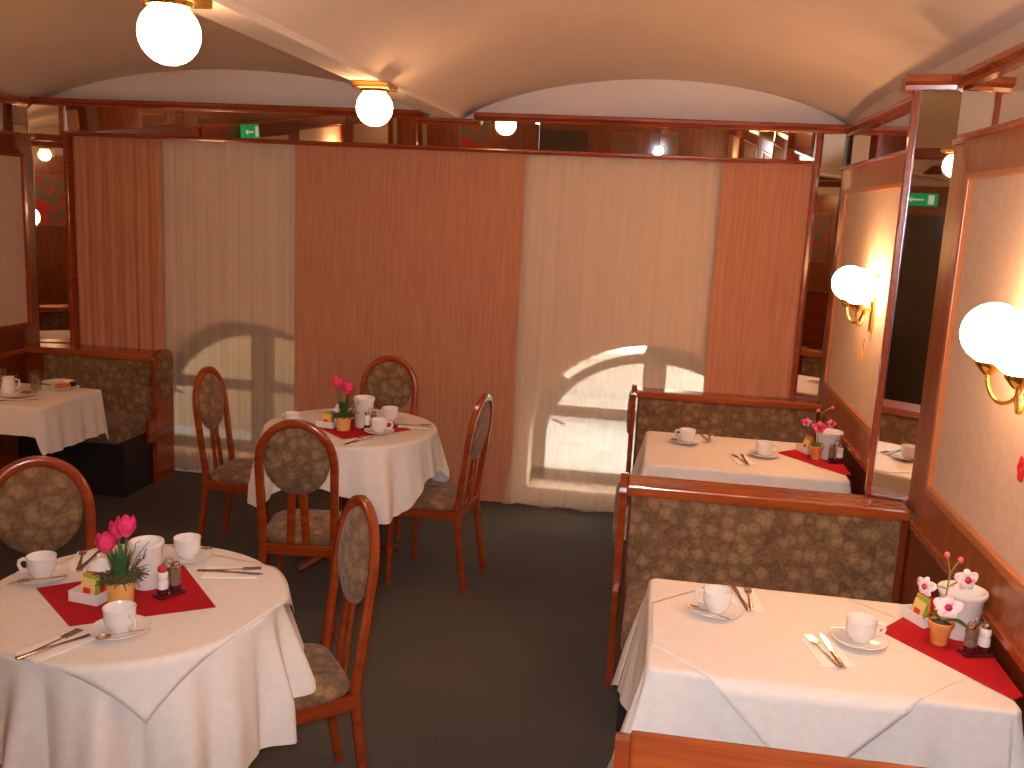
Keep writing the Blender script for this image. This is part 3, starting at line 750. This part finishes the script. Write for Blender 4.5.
# overlay cloth on the front booth table: diamond whose corner hangs over the front
def overlay_rect():
    x0, x1, y0, y1 = R1; cx, cy = .47, -3.35; hd = .56; n = 60; cr = .017
    bm = B(); g = [[bm.verts.new((cx+hd*(i-j)/n, cy+hd*(i+j-n)/n, 0)) for i in range(n+1)] for j in range(n+1)]
    for p, q_ in zip(g, g[1:]):
        for i in range(n): bm.faces.new((p[i],p[i+1],q_[i+1],q_[i]))
    for co, no in (((x0+.012,0,0),(-1,0,0)),((x1-.004,0,0),(1,0,0)),((0,y1-.014,0),(0,1,0))):
        bmesh.ops.bisect_plane(bm, geom=bm.verts[:]+bm.edges[:]+bm.faces[:], plane_co=co, plane_no=no, clear_outer=True)
    for v_ in bm.verts:
        y = v_.co.y; z = ZT+.002
        if y < y0:
            ex = y0-y
            if ex < cr*PI/2: th = ex/cr; y = y0-cr*math.sin(th); z = z-cr+cr*math.cos(th)
            else: q_ = ex-cr*PI/2; y = y0-cr-q_*.14-.016; z = z-cr-q_*.98
        v_.co = (v_.co.x, y, z)
    c = Vector((cx,cy,0)); bmesh.ops.translate(bm, verts=bm.verts, vec=-c)
    o = obj('overlay_cloth', bm, cloth, smooth=True, ang=180); o.location = c
    md = o.modifiers.new('thickness','SOLIDIFY'); md.thickness = .0012
    tag(o, 'white overlay on the front right booth table, its triangular corner hanging in front', 'tablecloth')
overlay_rect()

# ================================================================= TABLEWARE
ZC = ZT+.0035
cup0 = thing('coffee_cup', 'x', 'cup', (0,0,0), 0, 'white coffee cups')
bm = B(); lathe(bm, [(0,.003),(.020,.003),(.022,0),(.025,.001),(.027,.006),(.036,.016),(.041,.032),(.042,.060),(.0435,.066),(.0425,.067),(.0395,.062),(.038,.034),(.033,.018),(.02,.009),(0,.008)], 36); obj('cup_body', bm, china, cup0, True)
bm = B(); tube(bm, [(.039,0,.052),(.052,0,.056),(.064,0,.050),(.067,0,.038),(.062,0,.026),(.050,0,.019),(.038,0,.022)], .0045, 8, flat=1.3); obj('handle', bm, china, cup0, True)
sau0 = tag(obj('saucer', (lambda b_: (lathe(b_, [(0,.004),(.028,.004),(.030,.0),(.036,.0),(.055,.007),(.078,.015),(.079,.017),(.077,.018),(.054,.011),(.032,.007),(0,.007)], 40), b_)[1])(B()), china, None, True), 'x', 'saucer', 'white saucers')
def spoon_bm(b_):
    tube(b_, [(-.068,0,.006),(-.03,0,.007),(.01,0,.008),(.03,0,.006)], [.0042,.0028,.002,.003], 8, flat=.5)
    lathe(b_, [(0,.001),(.008,.002),(.0125,.005),(.0135,.008),(.012,.0075),(.007,.004),(0,.003)], 18, (.048,0,0), 1.5, 1); return b_
spo0 = tag(obj('teaspoon', spoon_bm(B()), silver, None, True), 'x', 'spoon', 'teaspoons')
def fork_bm(b_):
    tube(b_, [(-.095,0,.004),(-.05,0,.006),(0,0,.006),(.035,0,.006)], [.008,.006,.0035,.004], 8, flat=.3)
    box(b_, .033,.052,-.0115,.0115,.005,.0072,.001)
    for k in range(4): y = -.0096+.0064*k; box(b_, .050,.090,y-.0019,y+.0019,.0045,.0066)
    return b_
def knife_bm(b_):
    tube(b_, [(-.105,0,.005),(-.06,0,.007),(-.01,0,.006)], [.0085,.008,.006], 8, flat=.4)
    v1 = [(-.012,-.004),(.06,-.010),(.09,-.009),(.105,0),(.09,.005),(-.012,.005)]
    prism(b_, v1, .005, .0065); return b_
frk0 = tag(obj('fork', fork_bm(B()), silver, None, True), 'x', 'fork', 'dinner forks')
knf0 = tag(obj('table_knife', knife_bm(B()), silver, None, True), 'x', 'knife', 'table knives')
def nap_bm(b_):
    box(b_, -.085,.085,-.045,.045,0,.0016); box(b_, -.085,.085,-.045,.030,.0016,.003,.0005); return b_
nap0 = tag(obj('paper_napkin', nap_bm(B()), paper), 'x', 'napkin', 'folded paper napkins')
used = set()
def put(proto, loc, rz, label, rx=0):
    if proto.name not in used:
        used.add(proto.name); proto.location = loc; proto.rotation_euler = (rx, 0, rz); proto['label'] = label; return proto
    return dup(proto, loc, rz, label, rx=rx)
def setting(x, y, hd, sd, where, spoon=True):
    """cup with handle direction hd, spoon direction sd (degrees)"""
    put(sau0, (x, y, ZC), 0, 'white saucer under the cup '+where)
    put(cup0, (x, y, ZC+.0075), rad(hd), 'white coffee cup '+where)
    if spoon:
        a = rad(sd); px = x+.052*math.cos(a+PI/2); py = y+.052*math.sin(a+PI/2)
        o = put(spo0, (px, py, ZC+.0135), a, 'teaspoon resting on the saucer '+where)
def cutlery(x, y, rz, where, sep=.022, cross=8, fk=1, napkin=True):
    a = rad(rz)
    if napkin: put(nap0, (x, y, ZC), a, 'white paper napkin under cutlery '+where)
    n = Vector((-math.sin(a), math.cos(a)))*sep/2
    put(frk0, (x+n.x*fk, y+n.y*fk, ZC+.002), a+rad(cross)*fk, 'fork on the paper napkin '+where)
    put(knf0, (x-n.x*fk, y-n.y*fk, ZC+.002), a-rad(cross)*fk, 'table knife on the paper napkin '+where)
# front round table
w1 = 'at the left edge of the front round table'; w2 = 'at the back of the front round table'; w3 = 'nearest the camera on the front round table'
setting(-1.785,-3.530, 195, 215, w1); setting(-1.452,-3.262, 130, 10, w2); setting(-1.365,-3.80, -25, 220, w3)
cutlery(-1.478,-3.915, 68, 'left of the front cup on the front round table')
cutlery(-1.265,-3.335, 15, 'at the right edge of the front round table')
cutlery(-1.745,-3.365, 110, 'behind the tulips on the front round table', sep=.03)
# rear round table
setting(-1.368,-1.395, 10, 200, 'nearest the camera on the rear round table', False); setting(-1.395,-1.10, 150, 200, 'at the back of the rear round table'); setting(-1.83,-1.42, 160, 200, 'at the left of the rear round table', False)
cutlery(-1.415,-1.60, 72, 'in front of the cups on the rear round table'); cutlery(-1.235,-1.19, 10, 'at the right edge of the rear round table')
# booth tables
setting(.250,-3.235, 165, 150, 'at the left of the front right booth table'); setting(.650,-3.335, 5, 10, 'centrally on the front right booth table', True)
cutlery(.345,-3.105, 95, 'behind the left cup on the front right booth table', sep=.03, fk=-1, cross=6); cutlery(.545,-3.425, 103, 'before the middle cup on the front right booth table', sep=.024, cross=5)
setting(.215,-1.045, 160, 155, 'at the left of the rear right booth table'); setting(.600,-1.19, 350, 0, 'centrally on the rear right booth table', False)
cutlery(.325,-.90, 95, 'behind the left cup on the rear right booth table', fk=-1, sep=.03); cutlery(.480,-1.32, 103, 'before the middle cup on the rear right booth table')

# red napkins
def red_napkin(pts, lab):
    cx = sum(p[0] for p in pts)/len(pts); cy = sum(p[1] for p in pts)/len(pts)
    bm = B(); prism(bm, [(p[0]-cx,p[1]-cy) for p in pts], 0, .0025); o = obj('red_napkin', bm, red); o.location = (cx,cy,ZC-.0005)
    tag(o, lab, 'napkin', 'red napkins')
red_napkin([(-1.755,-3.60),(-1.515,-3.80),(-1.195,-3.585),(-1.435,-3.32)], 'red paper square under the tulips on the front round table')
red_napkin([(-1.76,-1.33),(-1.50,-1.58),(-1.23,-1.27),(-1.49,-1.03)], 'red paper square under the tulips on the rear round table')
red_napkin([(.728,-3.235),(.985,-3.585),(1.015,-3.56),(1.015,-3.05),(.90,-3.02)], 'red paper napkin under the orchid on the front right booth table')
red_napkin([(.675,-1.09),(.955,-1.43),(.985,-1.42),(.985,-.93),(.88,-.90)], 'red paper napkin under the orchid on the rear right booth table')
ZN = ZC+.0025
# waste bucket
bk0 = thing('table_bucket', 'x', 'bucket', (0,0,0), 0, 'white table buckets')
bm = B(); lathe(bm, [(0,.0),(.052,.0),(.055,.004),(.0615,.118),(.068,.126),(.0705,.134),(.0685,.140),(.062,.141),(.056,.134),(.054,.110),(.048,.008),(0,.007)], 40); obj('bucket_body', bm, china, bk0, True)
bm = B(); tube(bm, [(.056*math.cos(a)+.004*math.cos(a), .06*math.sin(a), .10-.03*abs(math.sin((a)*2))) for a in [-.5+1.0*i/8 for i in range(9)]], .004, 6); obj('lug_handle', bm, china, bk0, True)
_b1 = put(bk0, (-1.458,-3.50,ZN), rad(60), 'white china table bucket behind the tulips on the front round table')
b2 = put(bk0, (-1.482,-1.30,ZN), rad(60), 'white china table bucket behind the tulips on the rear round table'); b2.scale = (.82,.82,1.15)
b3 = put(bk0, (.955,-3.20,ZN), rad(20), 'white china table bucket by the wall on the front right booth table')
put(bk0, (.920,-1.115,ZN), rad(20), 'white china table bucket by the wall on the rear right booth table')
_b1.scale = (.74,.74,1.02)
# sachet tray
tr0 = thing('sachet_tray', 'x', 'tray', (0,0,0), 0, 'white sachet trays')
bm = B(); box(bm,-.05,.05,-.034,.034,0,.004)
for (a0,a1,c0,c1) in ((-.05,.05,-.034,-.030),(-.05,.05,.030,.034),(-.05,-.046,-.034,.034),(.046,.05,-.034,.034)): box(bm,a0,a1,c0,c1,.0,.032,.001)
obj('tray_body', bm, china, tr0)
def sachets(x, y, rz, where):
    put(tr0, (x,y,ZN), rz, 'white square-cornered tray of sachets '+where)
    for k, (m_, h, nm) in enumerate(((sach_y,.060,'yellow'),(sach_g,.072,'green'),(sach_o,.070,'orange'),(sach_r,.076,'red'))):
        bm = B(); box(bm,-.026,.026,-.0025,.0025,0,h,.001); box(bm,-.026,.026,-.001,.001,h,h+.004)
        o = obj('tea_sachet', bm, m_); 
        d = -.020+.013*k; o.location = (x-d*math.sin(rz)+(.008*(k%2))*math.cos(rz), y+d*math.cos(rz), ZN+.0045); o.rotation_euler = (rad(-12+7*k), 0, rz+rad(6*(k-1.5)))
        tag(o, nm+' tea sachet standing in the white tray '+where, 'sachet', 'tea sachets')
        if k in (0, 2):
            bm = B(); box(bm,-.014,.014,-.0032,-.0026,.25*h,.62*h); obj('printed_patch', bm, sach_r if k == 0 else sach_y, o)
sachets(-1.558,-3.632, rad(-8), 'on the front round table'); sachets(-1.665,-1.36, rad(-5), 'on the rear round table')
sachets(.868,-3.13, rad(-62), 'on the front right booth table'); sachets(.835,-1.03, rad(-62), 'on the rear right booth table')
# shakers in a wire caddy
def caddy(x, y, rz, where, capcols):
    t = thing('shaker_caddy', 'small dark wire caddy holding two shakers '+where, 'caddy', (x,y,ZN), rz, 'shaker caddies')
    bm = B(); box(bm,-.042,.042,-.022,.022,0,.010,.003); obj('caddy_base', bm, wine, t)
    bm = B(); tube(bm, [(0,0,.01),(0,0,.085)]+[(.0+.015*math.sin(a),0,.10-.015*math.cos(a)) for a in [2*PI*i/12 for i in range(13)]], .0018, 6); obj('wire_handle', bm, chrome, t, True)
    for s, nm, cm, fill in ((-1,'left',capcols[0],china),(1,'right',capcols[1],pepper)):
        if capcols[2]: fill = pepper if s < 0 else china
        p = Vector((x+s*.021*math.cos(rz), y+s*.021*math.sin(rz), ZN+.0102))
        q_ = thing('salt_shaker' if fill is china else 'pepper_shaker', ('white' if fill is china else 'peppery brown')+' shaker standing in the caddy '+where, 'shaker', p, rz)
        bm = B(); lathe(bm, [(0,0),(.0145,0),(.016,.003),(.016,.018)], 20); obj('dark_foot', bm, wine, q_, True)
        bm = B(); lathe(bm, [(.016,.018),(.016,.040),(.0135,.045),(.016,.050),(.0155,.066),(.012,.070)], 20); obj('shaker_body', bm, fill, q_, True)
        bm = B(); lathe(bm, [(.0125,.070),(.0135,.072),(.0135,.082),(.011,.086),(0,.087)], 20); obj('shaker_cap', bm, cm, q_, True)
caddy(-1.362,-3.545, rad(62), 'on the front round table', (redcap,chrome,0)); caddy(-1.432,-1.345, rad(50), 'on the rear round table', (chrome,chrome,0))
caddy(.966,-3.335, rad(15), 'on the front right booth table', (chrome,chrome,1)); caddy(.945,-1.215, rad(15), 'on the rear right booth table', (chrome,chrome,1))
# small sugar pots with lids behind the trays
def sugar(x, y, where):
    t = thing('sugar_pot', 'small white lidded sugar pot '+where, 'sugar pot', (x,y,ZN), 0, 'sugar pots')
    bm = B(); lathe(bm, [(0,0),(.026,0),(.036,.012),(.040,.03),(.035,.05),(.030,.054)], 28); obj('pot_body', bm, china, t, True)
    bm = B(); lathe(bm, [(.034,.053),(.030,.060),(.014,.070),(.006,.073),(.009,.080),(.006,.086),(0,.088)], 28); obj('lid', bm, china, t, True)
sugar(-1.612,-3.50, 'behind the tulips on the front round table'); sugar(-1.665,-1.20, 'behind the tea sachets on the rear round table')
# tulips
def tulips(x, y, blooms, where, seed):
    rnd = random.Random(seed)
    t = thing('potted_tulips', 'yellow pot of pink artificial tulips '+where, 'flowers', (x,y,ZN), 0, 'potted tulips')
    bm = B(); lathe(bm, [(0,0),(.032,0),(.034,.003),(.040,.078),(.042,.080),(.039,.081),(.036,.070),(0,.068)], 32); obj('flower_pot', bm, potyel, t, True)
    bm = B()
    for k in range(260):
        a = rnd.uniform(0, 2*PI); r_ = .05*math.sqrt(rnd.random()); p = Vector((r_*math.cos(a), r_*math.sin(a), .070+rnd.uniform(0,.014)))
        e_ = p+Vector((rnd.uniform(-.02,.02)+.012*math.cos(a), rnd.uniform(-.02,.02)+.012*math.sin(a), rnd.uniform(-.012,.016))); tube(bm, [p,(p+e_)/2+Vector((0,0,.004)),e_], .0014, 4)
    lathe(bm, [(.045,.074),(.040,.084),(.02,.09),(0,.092)], 20)
    obj('moss', bm, moss, t)
    bm = B()
    for k in range(9):
        a = rnd.uniform(-1, 1.6); p = Vector((.02*math.cos(a), .02*math.sin(a), .08)); pts = [p]
        for j in range(5): p = p+Vector((.012*math.cos(a)+rnd.uniform(-.008,.008), .012*math.sin(a)+rnd.uniform(-.008,.008), rnd.uniform(-.004,.026))); pts.append(p)
        tube(bm, pts, .0011, 5)
    obj('twigs', bm, twig, t)
    bm = B()
    for k in range(60):
        a = rnd.uniform(0, 2*PI); r_ = .02*math.sqrt(rnd.random()); p = Vector((r_*math.cos(a), r_*math.sin(a), .082)); h = rnd.uniform(.04,.10)
        e_ = p+Vector((.018*math.cos(a),.018*math.sin(a),h)); w = Vector((-math.sin(a),math.cos(a),0))*.0032
        m_ = (p+e_)/2+Vector((0,0,.008)); vs = [bm.verts.new(q_) for q_ in (p-w,p+w,m_+w*1.2,e_,m_-w*1.2)]; bm.faces.new(vs)
    obj('leaves', bm, green, t)
    for (bx_, by_, bz_, s) in blooms:
        top = Vector((bx_, by_, bz_)); base = Vector((bx_*.35, by_*.35, .078))
        bm = B(); tube(bm, [base, (base+top)/2+Vector((.004,0,0)), top], [.0048,.0042,.004], 8); st = obj('stem', bm, green, t, True)
        bm = B()
        for k in range(6):
            a0 = k*PI/3; inner = k % 2; R_ = .019*s*(1 if inner else .9); nU, nV = 6, 8; g = []
            for j in range(nV+1):
                v_ = j/nV; row = []
                rad_ = R_*(.25+.95*math.sin(PI*min(.60*v_+.06,.52)) - .18*v_*v_); wid = .66*math.sin(PI*(.18+.62*v_))**.7
                for i in range(nU+1):
                    u = (i/nU-.5)*2; a = a0+u*wid; rr_ = rad_*(1+.08*u*u)
                    row.append(bm.verts.new(top+Vector((rr_*math.cos(a), rr_*math.sin(a), -.006+.046*s*v_-.006*s*u*u*v_))))
                g.append(row)
            for p, q_ in zip(g, g[1:]):
                for i in range(nU): bm.faces.new((p[i],p[i+1],q_[i+1],q_[i]))
        obj('tulip_bloom', bm, pink, st, True, ang=180)
tulips(-1.464,-3.632, [(.016,.01,.207,1.25),(-.036,-.010,.160,1.22),(-.022,.03,.190,1.1)], 'in the middle of the front round table', 4)
tulips(-1.560,-1.40, [(.020,0,.200,1.3),(-.045,.02,.220,1.3)], 'in the middle of the rear round table', 9)
# orchids
def orchid_pot(x, y, fl, where, petm, seed, leafdir, rot=0):
    t = thing('potted_orchid', 'terracotta pot with small artificial orchid '+where, 'flowers', (x,y,ZN), 0, 'potted orchids')
    bm = B(); lathe(bm, [(0,0),(.021,0),(.023,.003),(.029,.052),(.034,.054),(.036,.068),(.033,.070),(.030,.060),(0,.056)], 30); obj('flower_pot', bm, potor, t, True)
    bm = B(); lathe(bm, [(.031,.060),(.02,.068),(0,.072)], 16); obj('soil', bm, moss, t, True)
    bm = B()
    for (a, l) in leafdir:
        d = Vector((math.cos(a), math.sin(a), 0)); s = Vector((-math.sin(a), math.cos(a), 0)); prev = None
        for j in range(9):
            v_ = j/8; c_ = Vector((0,0,.066))+d*l*v_+Vector((0,0,.035*math.sin(PI*v_*.75)-.035*v_)); w = .014*math.sin(PI*min(1,.08+.92*v_))**.7
            cur = [bm.verts.new(c_-s*w+Vector((0,0,.004))), bm.verts.new(c_), bm.verts.new(c_+s*w+Vector((0,0,.004)))]
            if prev:
                for i in range(2): bm.faces.new((prev[i],prev[i+1],cur[i+1],cur[i]))
            prev = cur
    obj('leaf', bm, green, t, True)
    top = Vector(fl['fork']); bm = B(); tube(bm, [(0,0,.06),(top.x*.2,top.y*.2,.12),(top.x*.6,top.y*.6,top.z*.75),top], .0026, 7)
    for p in fl['buds']: tube(bm, [top,(top+Vector(p))/2+Vector((0,0,.004)),p], .002, 6)
    for (p, o_, s) in fl['flowers']: 
        q_ = Vector((top.x*.6,top.y*.6,min(p[2],top.z*.8))); tube(bm, [q_,(q_+Vector(p))/2+Vector((0,0,.006)),p], .0018, 6)
    st = obj('stem', bm, stemg, t, True)
    for p in fl['buds']:
        bm = B(); sphere(bm, p, .0085, 12, 1.15); obj('bud', bm, bud, st, True, ang=180)
    for (p, o_, s) in fl['flowers']:
        bm = B(); rnd = random.Random(seed+int(p[2]*999)); n_ = Vector(o_).normalized(); ux = n_.cross(Vector((0,0,1))).normalized(); uy = ux.cross(n_)
        for k in range(5):
            a = PI/2+k*2*PI/5+rnd.uniform(-.1,.1); big = 1.15 if k in (1,4) else .95
            d = ux*math.cos(a)+uy*math.sin(a); e_ = n_.cross(d); prev = None
            for j in range(7):
                v_ = j/6; w = .013*s*big*math.sin(PI*(.10+.84*v_))**.65; c_ = Vector(p)+d*.030*s*big*v_+n_*(.006*math.sin(PI*v_))
                cur = [bm.verts.new(c_+e_*w*u+n_*(-.003*abs(u))) for u in (-1,-.4,.4,1)]
                if prev:
                    for i in range(3): bm.faces.new((prev[i],prev[i+1],cur[i+1],cur[i]))
                prev = cur
        f_ = obj('orchid_flower', bm, petm, t, True, ang=180)
        bm = B(); lathe(bm, [(0,-.004),(.007*s,0),(.009*s,.005),(.004*s,.009),(0,.010)], 10)
        bmesh.ops.rotate(bm, verts=bm.verts, matrix=n_.to_track_quat('Z','Y').to_matrix()); bmesh.ops.translate(bm, verts=bm.verts, vec=Vector(p)+n_*.003)
        obj('flower_lip', bm, magenta, f_, True)
orchid_pot(.880,-3.285, dict(fork=(.005,.0,.215), buds=[(-.010,.0,.268),(.028,.0,.257)], flowers=[((-.055,0,.168),(-.8,-.6,.1),1.0),((.052,.0,.200),(.25,-1,.15),1.1),((.008,-.015,.118),(-.2,-1,.25),1.2)]), 'on the front right booth table, white blossoms', orchid, 5, [(rad(-35),.085),(rad(150),.05)])
orchid_pot(.858,-1.165, dict(fork=(.005,.0,.235), buds=[(.055,.0,.270),(-.012,.0,.250)], flowers=[((-.062,0,.186),(-.3,-1,.1),.8),((.0,-.01,.165),(.1,-1,.15),1.1),((.058,.0,.185),(.3,-1,.15),.8)]), 'on the rear right booth table, pink blossoms', orchidp, 6, [(rad(-10),.045),(rad(100),.04),(rad(-90),.03),(rad(200),.035)])

# left corner table: used breakfast things
def lone(name, bm, m_, loc, lab, cat, group=None, smooth=True, rz=0):
    o = obj(name, bm, m_, None, smooth); o.location = loc; o.rotation_euler = (0,0,rz); return tag(o, lab, cat, group)
def plate_bm(): b_ = B(); lathe(b_, [(0,.002),(.05,.0),(.055,.002),(.09,.012),(.092,.014),(.088,.014),(.055,.006),(0,.005)], 36); return b_
def glass_bm(h, r_): b_ = B(); lathe(b_, [(0,.0),(r_*.85,0),(r_,h),(r_-.002,h),(r_*.85-.002,.006),(0,.006)], 28); return b_
lone('plate', plate_bm(), china, (-3.425,-1.00,ZC), 'white plate with pastry, nearer one at the corner table edge', 'plate', 'plates')
lone('plate', plate_bm(), china, (-3.545,-.965+.10,ZC+.0), 'white plate pushed behind the pastry plate on the corner table', 'plate', 'plates')
bm = B(); tube(bm, [(-.04,-.01,.012),(-.01,.01,.016),(.03,.012,.015),(.05,-.005,.012)], [.012,.022,.02,.012], 10); lone('pastry', bm, tart, (-3.43,-1.00,ZC+.004), 'brown half-eaten pastry on the nearer corner table plate', 'pastry')
bm = B(); lathe(bm, [(0,0),(.02,.0),(.026,.012),(.015,.026),(0,.028)], 14); lone('jam_pot', bm, blackm, (-3.39,-.955,ZC+.014), 'small dark jam pot on the plates at the corner table', 'jam pot')
lone('drinking_glass', glass_bm(.115,.034), tumbler, (-3.535,-1.085,ZC), 'empty straight tumbler right of the white jug on the corner table', 'glass', 'glasses')
lone('drinking_glass', glass_bm(.10,.036), tumbler, (-3.64,-1.16,ZC), 'tumbler behind the white cup on the corner table', 'glass', 'glasses')
t = thing('juice_glass', 'glass of reddish juice at the left edge of the corner table', 'glass', (-3.735,-1.12,ZC))
bm = glass_bm(.12,.036); obj('glass_wall', bm, tumbler, t, True)
bm = B(); lathe(bm, [(0,.007),(.029,.007),(.032,.085),(0,.085)], 24); obj('juice', bm, mat('red_juice', (.45,.05,.01), .2), t, True)
t = thing('milk_jug', 'white china jug amid the glasses on the corner table', 'jug', (-3.60,-1.235,ZC), rad(40))
bm = B(); lathe(bm, [(0,0),(.032,0),(.040,.02),(.036,.06),(.030,.085),(.034,.10),(.031,.10),(.026,.084),(0,.03)], 26); obj('jug_body', bm, china, t, True)
bm = B(); tube(bm, [(.033,0,.085),(.055,0,.08),(.058,0,.05),(.038,0,.03)], .005, 8); obj('handle', bm, china, t, True)
put(sau0, (-3.52,-1.27,ZC), 0, 'white saucer on the left corner table by the white jug')
put(spo0, (-3.50,-1.235,ZC+.014), rad(20), 'teaspoon on the saucer of the left corner table')
put(knf0, (-3.44,-1.37,ZC), rad(35), 'used knife lying on the cloth of the left corner table')
bm = B(); box(bm,-.03,.03,-.02,.02,0,.012,.004); lone('butter_foil', bm, gold, (-3.475,-1.25,ZC+.0165), 'small gold foil butter portion on the left corner saucer', 'butter portion', smooth=False)
bm = B()
for k in range(5): sphere(bm, (.014*math.cos(k*1.3),.014*math.sin(k*1.3),.02+.008*(k%2)), .017, 8)
lone('crumpled_napkin', bm, paper, (-3.68,-1.30,ZC), 'crumpled white paper napkin on the left corner table', 'napkin')

# ================================================================= FAR END (seen only in mirrors)
bm = B(); box(bm, XLW, XRW, YE, YE+.03, 0, 2.42); struct('trim_10', bm, woodx)
def picture(x, z, w, h, lab):
    t = thing('framed_picture', lab, 'picture', (x, YE+.03, z), 0, 'flower pictures')
    bm = B(); box(bm,-w/2,w/2,0,.02,-h/2,h/2,.004); obj('picture_frame', bm, mould, t)
    bm = B(); box(bm,-w/2+.03,w/2-.03,.02,.023,-h/2+.03,h/2-.03)
    pm = noisy(mat('flower_painting', (.4,.3,.2), .7), (.24,.20,.15), (.62,.05,.04), (6,6,6), lo=.48, hi=.62, detail=1); obj('painting', bm, pm, t)
picture(-.55, 1.80, .46, .60, 'picture of red flowers on the far wall, left of the pair'); picture(.05, 1.80, .46, .60, 'picture of red flowers on the far wall, right of the pair')
picture(-3.42, 1.72, .55, .80, 'picture of red flowers at the left end of the far wall')
bm = B(); box(bm, -2.05, -1.15, YE+.03, YE+.05, 0, 2.1); struct('door_1', bm, mat('grey_door', (.12,.09,.075), .6))
def exit_sign(x, y, z, rz):
    t = thing('exit_sign', 'green lit emergency exit sign reflected in the mirrors', 'sign', (x,y,z), rz, 'exit signs')
    bm = B(); box(bm,-.17,.17,-.02,.02,-.07,.07,.004); obj('sign_case', bm, egreen, t)
    bm = B(); prism(bm, [(-.03,-.022),(.10,-.022),(.10,-.024),(-.03,-.024)], -.008, .008)
    a = [bm.verts.new(p) for p in ((.10,-.023,.03),(.15,-.023,0),(.10,-.023,-.03))]; bm.faces.new(a)
    box(bm, -.14,-.075,-.024,-.021,-.05,.05); obj('sign_symbols', bm, ewhite, t)
exit_sign(-1.6, YE+.09, 2.27, PI); exit_sign(XLW+.10, -3.15, 2.20, PI/2)
bpy.data.objects['exit_sign.001']['label'] = 'green lit exit sign on the left wall, mirrored in the valance'
bpy.data.objects['exit_sign']['label'] = 'green lit exit sign over the dark doorway in the pillar mirror'
# sideboard with dishes at the far right
t = thing('sideboard', 'dark wooden sideboard with glass shelves far behind the booths', 'sideboard', (-2.2, -8.6, 0))
bm = B(); box(bm,-.7,.7,-.25,.25,0,.9,.01); obj('cabinet_body', bm, wood, t)
bm = B(); box(bm,-.72,.72,-.27,.27,.9,.93,.005); obj('worktop', bm, wooddark, t)
